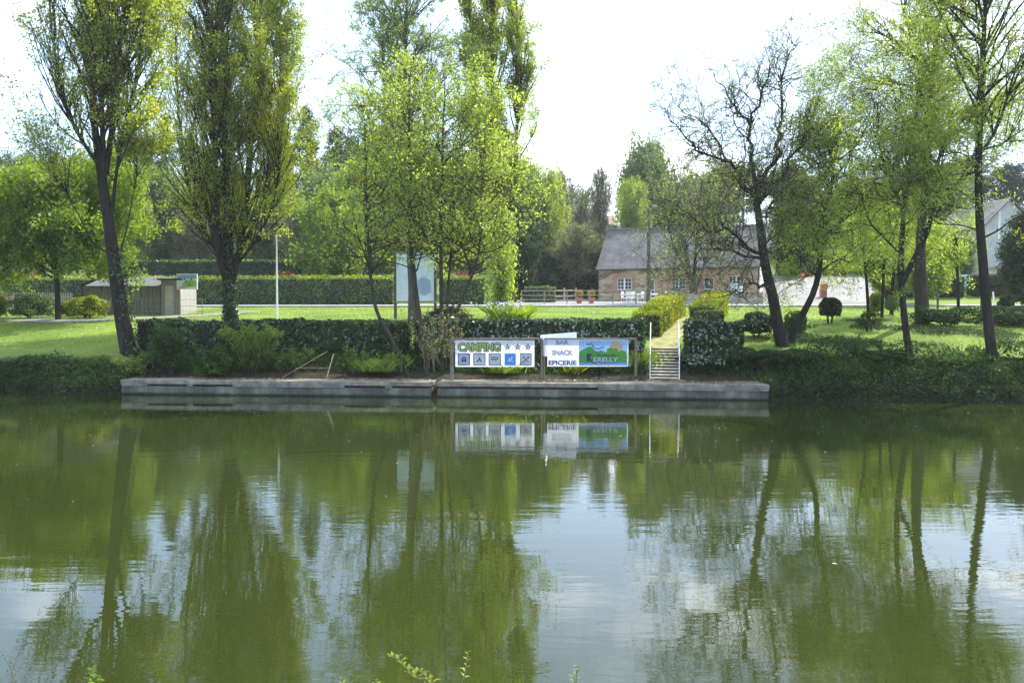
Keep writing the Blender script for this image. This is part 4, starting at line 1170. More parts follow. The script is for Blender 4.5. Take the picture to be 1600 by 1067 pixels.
# wall with openings
k = MB(); xcur = 0; TH = .45
for kd, x0, x1, z0, z1 in rects:
    k.box(xcur, x0, 0, TH, -.4, HW); 
    k.box(x0, x1, 0, TH, z1, HW)
    if z0 > .1: k.box(x0, x1, 0, TH, -.4, z0)
    xcur = x1
k.box(xcur, LH, 0, TH, -.4, HW)
k.build('wall', M['stone'], house)
k = MB(); k.box(0, LH, DP - TH, DP, -.4, HW); k.box(0, TH, TH, DP - TH, -.4, HW)
k.add([(0, 0, HW), (0, DP, HW), (0, DP / 2, RZ - .1), (TH, 0, HW), (TH, DP, HW), (TH, DP / 2, RZ - .1)], [(0, 2, 1), (3, 4, 5), (0, 3, 5, 2), (1, 2, 5, 4)])
k.build('rear_wall', M['stone'], house)
k = MB(); k.box(LH - .3, LH + .03, TH + .003, DP, -.4, HW)
k.add([(LH - .3, 0, HW), (LH - .3, DP, HW), (LH - .3, DP / 2, RZ - .1), (LH + .03, 0, HW), (LH + .03, DP, HW), (LH + .03, DP / 2, RZ - .1)], [(0, 2, 1), (3, 4, 5), (0, 3, 5, 2), (1, 2, 5, 4)])
k.box(LH + .002, LH + .03, -.003, TH + .003, -.4, HW)
k.build('gable_wall', M['white_wall'], house)
k = MB()
for s_ in (0, 1):
    y0, y1 = (-.28, DP / 2) if s_ == 0 else (DP + .28, DP / 2)
    z0 = HW - .18
    th = .1
    k.add([(-.12, y0, z0), (LH + .1, y0, z0), (LH + .1, y1, RZ), (-.12, y1, RZ), (-.12, y0, z0 - th), (LH + .1, y0, z0 - th), (LH + .1, y1, RZ - th), (-.12, y1, RZ - th)],
          [(0, 1, 2, 3), (7, 6, 5, 4), (0, 4, 5, 1), (1, 5, 6, 2), (3, 7, 4, 0)] if s_ == 0 else [(3, 2, 1, 0), (4, 5, 6, 7), (1, 5, 4, 0), (2, 6, 5, 1), (0, 4, 7, 3)])
rf = k.build('roof', M['slate'], house)
k = MB(); k.bar((-.13, DP / 2, RZ + .02), (LH + .12, DP / 2, RZ + .02), .07, 6); k.build('ridge', M['zinc'], rf)
k = MB(); k.bar((-.12, -.34, HW - .2), (LH + .1, -.34, HW - .2), .055, 8); k.build('gutter', M['zinc'], rf)
k = MB(); k.cbox(-.3, .75, DP / 2 + .2, DP / 2 + 1.2, RZ - 2.2, RZ + .32, .03); k.box(-.36, .81, DP / 2 + .14, DP / 2 + 1.26, RZ + .325, RZ + .42); k.build('chimney', M['concrete_top'], rf)
k = MB(); k.bar((.07, -.12, 0), (.07, -.12, HW - .2), .04, 8); k.build('downpipe', M['zinc'], house)
for i, (kd, x0, x1, z0, z1) in enumerate(rects):
    # brick dressing, toothed
    q = MB(); nb = 6
    zlo = z0 if kd == 'window' else 0.02
    for j in range(nb):
        a = zlo + (z1 - zlo) * j / nb; c_ = zlo + (z1 - zlo) * (j + 1) / nb - .004; w = .42 if j % 2 else .28
        if i != 1 or True: q.box(x0 - w, x0 - .001, -.022, .1, a, c_)
        q.box(x1 + .001, x1 + w, -.022, .1, a, c_)
    q.box(x0 - .4, x1 + .4, -.026, .1, z1 + .001, z1 + .30)
    if kd == 'door' and i == 3: q.box(x0 - .55, x1 + .55, -.024, .1, z1 + .304, HW - .42)
    q.build('brick_surround', M['brick'], house)
    if kd == 'window':
        w = MB(); t = .07; y0, y1 = .10, .17
        w.box(x0, x0 + t, y0, y1, z0, z1); w.box(x1 - t, x1, y0, y1, z0, z1); w.box(x0 + t, x1 - t, y0, y1, z0, z0 + t); w.box(x0 + t, x1 - t, y0, y1, z1 - t, z1)
        xm = (x0 + x1) / 2; w.box(xm - .07, xm + .07, y0 - .004, y1, z0 + t, z1 - t)
        for (a, c_) in ((x0 + t, xm - .07), (xm + .07, x1 - t)):
            w.box((a + c_) / 2 - .018, (a + c_) / 2 + .018, y0 + .01, y1 - .01, z0 + t, z1 - t)
            for f_ in (.33, .66): 
                zz = z0 + (z1 - z0) * f_; w.box(a, (a + c_) / 2 - .018, y0 + .012, y1 - .012, zz - .018, zz + .018); w.box((a + c_) / 2 + .018, c_, y0 + .012, y1 - .012, zz - .018, zz + .018)
        wo = w.build('window', M['white_paint'], house)
        g_ = MB(); g_.box(x0 + .01, x1 - .01, .19, .2, z0 + .01, z1 - .01); g_.build('pane', M['glass'], wo)
        s = MB(); s.box(x0 - .06, x1 + .06, -.06, .1, z0 - .08, z0 - .001); s.build('sill', M['concrete_top'], wo)
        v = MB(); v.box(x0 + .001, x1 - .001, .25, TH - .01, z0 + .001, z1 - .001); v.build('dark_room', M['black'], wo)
    else:
        w = MB(); t = .08; y0, y1 = .1, .18
        w.box(x0, x0 + t, y0, y1, 0, z1); w.box(x1 - t, x1, y0, y1, 0, z1); w.box(x0 + t, x1 - t, y0, y1, z1 - t, z1); zz = z1 * .52; w.box(x0 + t, x1 - t, y0, y1, zz - .05, zz + .05)
        wo = w.build('door', M['white_paint'], house)
        g_ = MB(); g_.box(x0 + .01, x1 - .01, .19, .23, 0, z1 - .01); g_.build('pane', M['glass'], wo)
        h_ = MB(); h_.bar((x0 + .12, .07, 1.0), (x0 + .24, .07, 1.0), .015, 6); h_.build('handle', M['steel'], wo)
        if i == 3:
            for zz_, nm in ((1.62, 'notice'), (.62, 'notice')):
                u_ = MB(); u_.box((x0 + x1) / 2 - .09, (x0 + x1) / 2 + .09, .175, .183, zz_ - .1, zz_ + .1); u_.build(nm, M['white_paint'], wo)
# lean-to grille beside the window (white shutter panel and bench board)
def hp(px, out):                                       # a point in front of the cottage wall
    v = A + d * wu(px) - nrm * out
    return Vector((v.x, v.y, gh(v.x, v.y)))
# terrace wall
wa, wb = On(1032, 65.2), On(1192, 63.2)
dw = (wb - wa); dw.z = 0; Lw = dw.length; aw = math.atan2(dw.y, dw.x)
tw = empty('terrace_wall', wa, aw, 'low beige rendered wall along the road in front of the cottage', 'wall')
hz_ = Pp(1100, 459, 64.2).z - wa.z
k = MB(); k.box(0, Lw, 0, .22, -.3, hz_); k.build('wall', M['render_wall'], tw)
k = MB()
for i in range(8): k.cbox(Lw * i / 8 + .01, Lw * (i + 1) / 8 - .01, -.04, .26, hz_ + .003, hz_ + .06, .01)
k.build('coping', M['concrete_top'], tw)
# white menu board and grey bin by right window
g = hp(1156, 2.2)
k = MB(); k.box(-.55, .55, 0, .05, .75, 1.55); k.bar((-.45, .02, 0), (-.45, .02, .8), .03, 6); k.bar((.45, .02, 0), (.45, .02, .8), .03, 6)
ob = k.build('notice_board', M['white_paint']); ob.location = g; tag(ob, 'white notice board standing in front of the right cottage window', 'notice board')
g = hp(1143, 2.6)
k = MB(); k.cbox(-.5, .5, -.3, .3, 0, .95, .04); k.cbox(-.53, .53, -.33, .33, .953, 1.02, .02)
ob = k.build('storage_box', M['grey_wall']); ob.location = g; tag(ob, 'pale grey storage box below the right cottage window', 'box')

# white garden chairs and tables
def chair():
    r = empty('garden_chair', (0, 0, 0))
    k = MB(); k.cbox(-.24, .24, -.22, .24, .40, .44, .02); k.build('seat', M['plastic'], r)
    k = MB()
    for i in range(5): k.box(-.21 + i * .092, -.155 + i * .092, .24, .27, .46, .84)
    k.box(-.24, .24, .235, .275, .842, .92); k.build('backrest', M['plastic'], r)
    for sx in (-1, 1):
        for sy in (-.2, .22):
            k = MB(); k.bar((sx * .26, sy * 1.15, 0), (sx * .21, sy, .40), .025, 6); k.build('leg', M['plastic'], r)
        k = MB(); k.bar((sx * .26, -.22, .42), (sx * .27, -.2, .64), .02, 6); k.bar((sx * .27, -.22, .65), (sx * .26, .26, .68), .03, 6); k.build('armrest', M['plastic'], r)
    return r
def table():
    r = empty('garden_table', (0, 0, 0))
    k = MB(); k.lathe([(.5, .70), (.52, .715), (.52, .735), (.5, .74)], n=24); k.build('tabletop', M['plastic'], r)
    for a in (.8, 2.4, 3.9, 5.5):
        k = MB(); k.bar((.42 * math.cos(a), .42 * math.sin(a), 0), (.25 * math.cos(a), .25 * math.sin(a), .7), .03, 6); k.build('leg', M['plastic'], r)
    return r
c0, t0 = chair(), table()
cl = [(977, 67.2, 1.0, 'white plastic chair leftmost on the cottage terrace, turned aside'), (983.5, 66.4, 2.8, 'white plastic chair second from the left on the cottage terrace'), (999.5, 67.3, -1.2, 'white plastic chair just right of the left white table'),
      (990.5, 68.3, 0.0, 'white plastic chair behind the left white table'), (1022, 67.0, 1.5, 'white plastic chair just right of the street lamp'), (1036, 67.2, -1.4, 'white plastic chair right of the right white table'), (1058, 67.5, .3, 'white plastic chair peeping over the terrace wall below the middle window')]
for i, (px, y, rz_, lb) in enumerate(cl):
    o = c0 if i == 0 else copy_tree(c0)
    o.location = On(px, y); o.rotation_euler.z = rz_; tag(o, lb, 'chair', 'white plastic chairs on the cottage terrace')
for i, (px, y, lb) in enumerate(((991, 67.1, 'round white plastic table left of the street lamp on the terrace'), (1029, 67.6, 'round white plastic table right of the street lamp on the terrace'))):
    o = t0 if i == 0 else copy_tree(t0)
    o.location = On(px, y); tag(o, lb, 'table', 'white tables on the cottage terrace')
# flower pots
for px, y, lb in ((905, 64.6, 'terracotta flower pot with red flowers behind the railing, the left one'), (924, 64.6, 'terracotta flower pot with a reddish plant behind the railing, the right one')):
    r = empty('flower_pot', On(px, y), 0, lb, 'flower pot', 'flower pots behind the railing')
    k = MB(); k.lathe([(.16, 0), (.25, .42), (.28, .43), (.28, .5), (.24, .5)], n=14); k.build('pot', M['terracotta'], r)
    rng = np.random.default_rng(int(px)); q = unit(rng.normal(size=(420, 3))) * [.33, .33, .3] * rng.random((420, 1)) ** .4 + [0, 0, .78]
    V, F = leaf_quads(q, .09, rng); link_mesh('foliage', np_mesh('foliage', V, F), M['l_green'], r)
    V, F = leaf_quads(q[:130] * 1.08, .09, rng); link_mesh('flowers', np_mesh('flowers', V, F), M['l_red'] if px < 910 else M['l_rust'], r)

# no entry sign, orange barrier cabinet, parked white car roof
g = On(1253, 70)
r = empty('road_sign', g, 0, 'round red and white no entry sign beside the yard', 'road sign')
k = MB(); k.bar((0, 0, 0), (0, 0, .95), .025); k.build('post', M['steel'], r)
def dsk(rad, y0, y1, zc, n=24): 
    return [(rad * math.cos(6.283 * i / n), zc + rad * math.sin(6.283 * i / n)) for i in range(n)]
k = MB(); k.prism(dsk(.23, 0, 0, .95), -.06, -.035); k.build('disc', M['red'], r)
k = MB(); k.box(-.15, .15, -.066, -.0605, .91, .99); k.build('bar', M['white_paint'], r)
g = On(1286, 64)
r = empty('barrier_cabinet', g, 0, 'orange barrier machine beside the road right of the corkscrew willow', 'barrier')
k = MB(); k.cbox(-.22, .22, -.2, .2, 0, .62, .03); k.build('body', M['orange'], r)
k = MB(); k.cbox(-.2, .3, -.16, .16, .623, 1.05, .04); k.build('head', M['orange'], r)
k = MB(); k.box(-.13, .13, -.206, -.201, .2, .5); k.build('hatch', M['rust'], r)
k = MB(); k.bar((.29, -.1, .85), (.36, -.1, .85), .07, 10); k.build('hinge', M['steel'], r)
# wooden picnic table far left of the cottage
g = On(866, 82)
r = empty('picnic_table', g, 0, 'wooden picnic table in front of the dark hedge left of the cottage', 'table')
k = MB(); 
for i in range(5): k.box(-1.1, 1.1, -.4 + i * .16, -.26 + i * .16, .95, 1.0)
k.build('tabletop', M['wood'], r)
for sy in (-1, 1):
    k = MB(); k.box(-1.1, 1.1, sy * .8 - .14, sy * .8 + .14, .5, .55); k.build('bench', M['wood'], r)
for sx in (-.8, .8):
    for sy in (-1, 1):
        k = MB(); k.bar((sx, sy * .75, 0), (sx, sy * .2, .95), .06, 6); k.build('leg', M['wood'], r)
    k = MB(); k.bar((sx, -.85, .47), (sx, .85, .47), .05, 6); k.build('crossbar', M['wood'], r)
# stacked stones and sheet left of the terrace
k = MB(); rng_ = random.Random(3)
for i in range(7):
    x_ = i * .42 - 1.3; k.cbox(x_, x_ + .4, rng_.uniform(-.1, .1), .5, 0, rng_.uniform(.35, .75), .06)
ob = k.build('stone_blocks', M['white_wall']); ob.location = On(838, 74); tag(ob, 'row of pale stone blocks at the left end of the terrace', 'stone blocks')

# ------------------------------------------------------------------ houses behind
def simple_house(name, label, pxl, pxr, y, eave_py, ridge_py, dep, wallm, roofm, rot=0.0, gable_front=False, base=None, wins=()):
    L_, R_ = On(pxl, y), On(pxr, y)
    o = Vector((L_.x, y, min(L_.z, R_.z) - .3)); w = R_.x - L_.x
    he = Pp(800, eave_py, y).z - o.z; hr = Pp(800, ridge_py, y).z - o.z
    h = empty(name, o, rot, label, 'house')
    k = MB()
    if gable_front:
        k.add([(0, 0, 0), (w, 0, 0), (w, 0, he), (w / 2, 0, hr), (0, 0, he), (0, dep, 0), (w, dep, 0), (w, dep, he), (w / 2, dep, hr), (0, dep, he)],
              [(0, 1, 2, 3, 4), (9, 8, 7, 6, 5), (0, 4, 9, 5), (1, 6, 7, 2)])
        k.build('wall', wallm, h)
        k = MB(); e = .3; sl2 = (hr - he) / (w / 2)
        for s_ in (-1, 1):
            xe = w / 2 + s_ * (w / 2 + e); ze = he - sl2 * e
            P_ = [(w / 2, -e, hr), (w / 2, dep + e, hr), (xe, dep + e, ze), (xe, -e, ze)]
            P_ = [(p[0], p[1], p[2] + .03) for p in P_] + [(p[0], p[1], p[2] + .18) for p in P_]
            k.add(P_, [(0, 1, 2, 3), (7, 6, 5, 4), (0, 3, 7, 4), (3, 2, 6, 7), (2, 1, 5, 6)])
        k.build('roof', roofm, h)
    else:
        k.add([(0, 0, 0), (w, 0, 0), (w, dep, 0), (0, dep, 0), (0, 0, he), (w, 0, he), (w, dep, he), (0, dep, he), (0, dep / 2, hr), (w, dep / 2, hr)],
              [(0, 1, 5, 4), (2, 3, 7, 6), (1, 2, 6, 9, 5), (3, 0, 4, 8, 7)])
        k.build('wall', wallm, h)
        k = MB(); e = .35; sl2 = (hr - he) / (dep / 2)
        for s_ in (-1, 1):
            ye = dep / 2 + s_ * (dep / 2 + e); ze = he - sl2 * e
            P_ = [(-e, dep / 2, hr), (w + e, dep / 2, hr), (w + e, ye, ze), (-e, ye, ze)]
            P_ = [(p[0], p[1], p[2] + .03) for p in P_] + [(p[0], p[1], p[2] + .18) for p in P_]
            k.add(P_, [(0, 1, 2, 3), (7, 6, 5, 4), (0, 3, 7, 4), (3, 2, 6, 7), (2, 1, 5, 6)])
        k.build('roof', roofm, h)
    for (a, b_, z0, z1) in wins:
        f_ = MB(); f_.box(a, b_, -.04, -.003, z0, z1); fo = f_.build('window', M['white_paint'], h)
        p_ = MB(); p_.box(a + .08, b_ - .08, -.055, -.042, z0 + .08, z1 - .08); p_.build('pane', M['glass'], fo)
    if base:
        k = MB(); k.box(-.03, w + .03, -.03, .05, 0, base); k.build('plinth', M['stone'], h)
    return h
simple_house('white_house', 'tall pale grey rendered house with a pointed gable at the right edge', 1536, 1612, 76, 352, 312, 9, M['grey_wall'], M['slate'], 0, True, 1.1, ((1.2, 1.35, 3.5, 6.0),))
simple_house('annexe_house', 'lower pale house with a sloping dark roof left of the pointed gable', 1478, 1532, 82, 395, 352, 8, M['grey_wall'], M['slate'], 0, True, 1.0)
simple_house('hillside_house', 'low brown roofed house far behind the cottage chimney', 872, 962, 128, 352, 334, 9, M['render_wall'], M['slate_red'], 0, False, None, ((1.5, 2.9, 1.6, 2.8), (5.5, 6.9, 1.6, 2.8)))
simple_house('hillside_house', 'small house roof far away behind the bare trees right of the cottage', 1205, 1262, 120, 372, 345, 8, M['white_wall'], M['slate'], 0, False)
g = On(1386, 72)
k = MB(); k.box(-.28, .28, 0, .6, -.2, Pp(800, 412, 72).z - g.z); k.cbox(-.36, .36, -.08, .68, Pp(800, 412, 72).z - g.z + .002, Pp(800, 410, 72).z - g.z, .02); ob = k.build('gate_pillar', M['grey_wall']); ob.location = g; tag(ob, 'square pale gate pillar at the right end of the yard', 'pillar')
g = On(1508, 67)
r = empty('recycling_bin', g, 0, 'blue recycling bin against the dark hedge below the pale houses', 'bin')
k = MB(); k.add([(-.4, -.3, .1), (.4, -.3, .1), (.4, .3, .1), (-.4, .3, .1), (-.5, -.4, 1.05), (.5, -.4, 1.05), (.5, .4, 1.05), (-.5, .4, 1.05)], [(3, 2, 1, 0), (4, 5, 6, 7), (0, 1, 5, 4), (1, 2, 6, 5), (2, 3, 7, 6), (3, 0, 4, 7)]); k.build('body', M['blue'], r)
k = MB(); k.cbox(-.54, .54, -.44, .44, 1.055, 1.14, .04); k.build('lid', M['white_paint'], r)
for sx in (-.35, .35):
    k = MB(); k.bar((sx - .04, .3, .1), (sx + .04, .3, .1), .1, 12); k.build('wheel', M['black'], r)

# ------------------------------------------------------------------ clipped hedges
def along(px0, px1, s, n=12, s1=None):
    out = []
    for i in range(n + 1):
        px = px0 + (px1 - px0) * i / n; ss_ = s + ((s1 if s1 is not None else s) - s) * i / n
        k = (px - 800) / FP * 1.0
        y = (30.54 + ss_) / (1 + .094 * k)
        out.append((Pp(px, 500, y).x, y))
    return out
hedge('laurel_hedge', 'long dark laurel hedge on the bank left of the alder trunks', along(224, 640, 3.75), 1.3, [1.17, 1.25, 1.2, 1.22, 1.16, 1.2, 1.26, 1.2, 1.18, 1.24, 1.2, 1.25, 1.2], M['l_laurel_shade'], .12, 230, 11, group='laurel hedges along the bank', wob=.1)
hedge('laurel_hedge', 'glossy dark laurel hedge behind the two banners', along(650, 1006, 3.7), 1.3, [1.26, 1.3, 1.24, 1.3, 1.27, 1.3, 1.24, 1.28, 1.3, 1.25, 1.3, 1.27, 1.28], M['l_laurel'], .12, 300, 12, group='laurel hedges along the bank', wob=.09)
hedge('laurel_hedge', 'glossy dark laurel hedge just right of the stone steps', along(1071, 1158, 3.3), 1.5, [1.28, 1.34, 1.3, 1.36, 1.3, 1.33, 1.28, 1.3, 1.34, 1.28, 1.26, 1.3, 1.25], M['l_laurel'], .12, 320, 13, group='laurel hedges along the bank', wob=.1)
hedge('golden_hedge', 'bright golden clipped hedge beside the footpath, left one', [(5.65, 36.3), (6.6, 39.0), (7.6, 42.5), (8.75, 46.5)], 1.15, [.95, 1.0, 1.02, 1.05], M['l_yellow'], .08, 480, 14, bias=.7, shoots=(M['l_yellow'], 700, .16), group='golden hedges by the footpath', wob=.05)
hedge('golden_hedge', 'golden clipped hedge with a dark end beside the footpath, right one', [(8.5, 38.6), (9.6, 42), (11.3, 47.5)], 1.15, [.95, 1.0, 1.15], M['l_yellow'], .08, 480, 15, bias=.7, shoots=(M['l_yellow'], 700, .16), group='golden hedges by the footpath', wob=.05)
hedge('hedge_end_shade', 'added dark green block as the shaded near end of the right golden hedge', [(8.05, 37.3), (9.05, 37.3)], .95, .95, M['l_hedge'], .07, 700, 16, wob=.03)  # near end of the golden hedge, its shade put into darker leaves
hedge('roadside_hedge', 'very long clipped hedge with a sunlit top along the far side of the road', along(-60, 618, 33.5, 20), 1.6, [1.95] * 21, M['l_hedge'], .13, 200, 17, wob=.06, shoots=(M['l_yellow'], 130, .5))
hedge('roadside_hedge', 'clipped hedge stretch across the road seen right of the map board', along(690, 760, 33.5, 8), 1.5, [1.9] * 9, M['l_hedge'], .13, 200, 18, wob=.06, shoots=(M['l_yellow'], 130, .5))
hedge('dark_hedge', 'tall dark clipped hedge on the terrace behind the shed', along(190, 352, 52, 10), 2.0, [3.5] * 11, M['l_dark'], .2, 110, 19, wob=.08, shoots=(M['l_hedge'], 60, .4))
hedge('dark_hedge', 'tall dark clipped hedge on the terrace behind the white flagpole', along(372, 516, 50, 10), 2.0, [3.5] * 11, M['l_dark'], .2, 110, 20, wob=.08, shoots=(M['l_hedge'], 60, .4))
hedge('dark_hedge', 'high nearly black hedge left of the cottage', along(782, 944, 52, 10), 3.0, [4.6, 4.5, 4.3, 4.4, 4.6, 4.5, 4.4, 4.6, 4.5, 4.4, 4.5], M['l_dark'], .24, 90, 21, wob=.15)
hedge('dark_hedge', 'dark trimmed hedge between the road and the pale houses at the right', along(1378, 1500, 36, 8), 1.4, [1.35] * 9, M['l_dark'], .14, 200, 22, wob=.08)
hedge('dark_hedge', 'dark hedge at the right edge behind the blue recycling bin', along(1515, 1640, 36.5, 8), 1.4, [1.5] * 9, M['l_dark'], .14, 200, 23, wob=.08)
hedge('low_hedge', 'small square green hedge beyond the railing at the left of the terrace', along(820, 868, 40, 4), 1.4, [1.3] * 5, M['l_hedge'], .12, 200, 24, wob=.1)

hedge('yard_hedge', 'mid green hedge closing the far end of the pale yard', along(1212, 1385, 50.5, 8), 1.6, [2.1, 1.8, 2.3, 1.9, 2.4, 2.0, 2.3, 1.9, 2.2], M['l_green'], .17, 120, 25, wob=.25)
# ------------------------------------------------------------------ topiary and bushes
def bush(name, label, px, y, w_px, top_py, leafm, lsize, n, seed, **kw):
    g = On(px, y); w = w_px / FP * y / 2; h = (Pp(px, top_py, y).z - g.z)
    lift = kw.pop('lift', 0)
    rz = (h - lift) / 1.85
    return blob(name, label, g, (w, w * kw.pop('dep', .9), rz), leafm, lsize, n, seed, lift=lift, **kw)
bush('bush', 'rounded golden green bush left of the leaning poplar trunk', 136, 46.5, 58, 465, M['l_yellow'], .09, 6500, 31, flat=.3)
bush('bush', 'rounded dull green bush left of the lawn tree trunk', 48, 46.5, 68, 462, M['l_hedge'], .09, 6500, 32, flat=.3)
bush('bush', 'yellow green bush cut off by the left edge', -4, 47, 30, 464, M['l_yellow'], .09, 3500, 33, flat=.3)
bush('bush', 'small green bush at the foot of the lawn tree', 108, 48, 26, 472, M['l_hedge'], .09, 2500, 34)
bush('topiary', 'dark rounded goblet shaped shrub on the lawn right of the corkscrew willow', 1297, 40, 34, 465, M['l_dark'], .07, 5500, 35, lift=.25, lump=.05, shell=.12, flat=.25, cat='shrub')
bush('topiary', 'dark rounded clipped shrub behind the two leaning willow trunks', 1243, 37, 34, 486, M['l_hedge'], .07, 6000, 36, lump=.04, shell=.1, flat=.3, cat='shrub')
bush('topiary', 'small golden topped clipped shrub near the road at the right', 1369, 47, 24, 457, M['l_yellow'], .07, 4000, 37, lump=.04, shell=.1, flat=.3, cat='shrub')
bush('shrub', 'slim light shrub near the road right of the small golden shrub', 1394, 45, 20, 462, M['l_hedge'], .08, 1800, 38, core=0, lift=.1)
bush('shrub', 'little conical shrub on the lawn near the right edge', 1571, 45, 22, 462, M['l_dark'], .08, 2200, 39, core=.5, lift=.15)
bush('shrub', 'dark glossy umbrella shaped shrub right of the laurel hedge by the steps', 1182, 36, 50, 489, M['l_laurel'], .12, 4500, 40, lift=.06, lump=.15, cat='shrub')
bush('shrub', 'thin grey brown low shrub on the right lawn', 1358, 37, 34, 487, M['l_dark'], .07, 1200, 41, core=0, lift=.1)
def feathery(label, px, y, w_px, top_py, leafm, seed, ns=16, lsize=.075, leaf=9, dens=5):
    rng = np.random.default_rng(seed); g = On(px, y); W_ = w_px / FP * y / 2; H_ = Pp(px, top_py, y).z - g.z; ls_ = []
    for i in range(ns):
        a = rng.random() * 6.28; k = rng.random() ** .5 * W_ * .75; e = Vector((math.cos(a) * k, math.sin(a) * k * .7, H_ * (.95 - .35 * (k / W_) ** 2) * (.8 + .25 * rng.random())))
        s0 = g + Vector((e.x * .2, e.y * .2, -.05)); ls_.append(smooth_line([s0, g + Vector((e.x * .5, e.y * .5, e.z * .5)), g + e], [.02, .013, .004], 7))
    return make_tree('shrub', label, ls_, dict(n1=dens, t0=.08, a1=42, L1=.42, r1=.008, levels=2, seg=[4, 3], wig=[.15, .2], trop=[.12, .02], n=[3], ang=[40], ratio=[.6], leaf=[leaf, leaf], spread=.05), seed, M['bark'], leafm, cat='shrub', lsize=lsize, aspect=.5)
feathery('grey green willow like shrub on the bank right of the leaning poplar', 268, 33.3, 100, 512, M['l_weed'], 42, 22)
feathery('fresh green feathery shrub on the bank in front of the laurel hedge', 395, 33.0, 118, 508, M['l_green'], 43, 26)
feathery('leafy weeds spilling over the left end of the quay', 200, 33.0, 62, 566, M['l_green'], 435, 18, leaf=7)
feathery('dark low growth at the foot of the leaning poplar', 232, 33.2, 70, 556, M['l_weed'], 436, 16)
feathery('low wispy shrub on the bank left of the old metal frame', 452, 32.7, 60, 548, M['l_weed'], 430, 12)
feathery('leafy dark shrub on the bank just right of the old metal frame', 548, 32.6, 60, 556, M['l_weed'], 431, 12)
feathery('bright green leafy plant at the foot of the leaning first alder', 612, 32.5, 70, 560, M['l_green'], 432, 14, leaf=7)
feathery('tall wild shrub on the right bank left of the forked willow foot', 1330, 31.4, 90, 538, M['l_weed'], 433, 18)
feathery('wispy shrub on the right bank beside the tall birch trunk', 1520, 31.0, 80, 552, M['l_weed'], 434, 16)
bush('shrub', 'small light green shrub on the bank between the two larger ones', 330, 32.7, 60, 545, M['l_weed'], .08, 3000, 44, core=.4, lump=.25)
bush('shrub', 'dark leafy shrub low on the bank right of the steps', 1100, 32.3, 70, 553, M['l_laurel'], .10, 4200, 45, core=.5, lump=.25)
bush('shrub', 'yellow green leafy shrub on the bank below the umbrella shaped shrub', 1158, 32.6, 56, 545, M['l_weed'], .11, 1800, 46, core=0, lump=.2)
bush('shrub', 'dark mounded shrub on the bank below the corkscrew willow', 1228, 31.3, 110, 548, M['l_dark'], .10, 5500, 47, core=.6, lump=.2)
bush('shrub', 'twiggy dark shrub on the right bank beside the forked tree', 1376, 31.2, 92, 548, M['l_dark'], .08, 5200, 48, core=.5, lump=.3)
bush('shrub', 'green leafy shrub on the right bank between the forked tree and the tall birch', 1482, 31.0, 110, 565, M['l_weed'], .09, 6500, 49, core=.5, lump=.2)
bush('shrub', 'dark green shrub at the right edge of the bank', 1592, 31.0, 70, 560, M['l_dark'], .09, 4200, 50, core=.6, lump=.2)
bush('shrub', 'dark shrub on the bank left of the forked tree foot', 1305, 31.5, 80, 560, M['l_dark'], .09, 4500, 51, core=.6, lump=.25)
bush('shrub', 'dark rounded shrub on the right lawn beside the thick willow trunk', 1478, 38.5, 110, 483, M['l_dark'], .09, 4500, 52, core=.5, lump=.42, dep=.5)
bush('shrub', 'dark low shrub on the right lawn at the right edge', 1590, 38.5, 110, 478, M['l_dark'], .09, 4500, 53, core=.6, lump=.2)
bush('azalea', 'red flowering azalea above the roadside hedge behind the flagpole', 446, 72, 44, 425, M['l_hedge'], .12, 1800, 54, flower=M['l_red'], fl_frac=.9, cat='bush')
bush('azalea', 'red leaved bush above the roadside hedge at the far left', 45, 74, 56, 424, M['l_rust'], .12, 2600, 55, cat='bush')
bush('shrub', 'rust coloured bush behind the hedge right of the map board', 722, 70, 26, 424, M['l_rust'], .12, 1600, 56, lift=.2)
bush('shrub', 'wide tawny hedge plant on the bank above the shed roof', 205, 62, 76, 427, M['l_far'], .12, 3500, 57, dep=.5)
# brushwood pile and rosemary
rng = np.random.default_rng(61)
g = On(700, 40.6); n = 1500
a = rng.random(n) * 6.28; rr_ = rng.random(n) ** .6
cx_ = np.stack([np.cos(a) * rr_ * 1.4, np.sin(a) * rr_ * .8, np.zeros(n)], 1); cx_[:, 2] = (1 - rr_ ** 2) * .85 * (.3 + .75 * rng.random(n))
dr = unit(rng.normal(size=(n, 3)) * [1, 1, .45]); Ls = .3 + .5 * rng.random(n)
Pq = np.stack([cx_ - dr * Ls[:, None] / 2, cx_ + rng.normal(size=(n, 3)) * .05, cx_ + dr * Ls[:, None] / 2], 1); Pq[:, :, 2] = np.abs(Pq[:, :, 2])
V, F = tubes(Pq, np.tile([.013, .011, .006], (n, 1)), 4)
ob = link_mesh('brushwood_pile', np_mesh('brushwood_pile', V, F), M['bark']); ob.location = g; tag(ob, 'dark heap of cut brushwood on the lawn behind the alder trunks', 'brushwood')
tuft('rosemary', 'spiky green plant with pale violet flowers at the foot of the ivy covered poplar', On(795, 41.2), .75, 900, .33, M['l_green'], 62, wid=.035, flower=M['l_blue'])
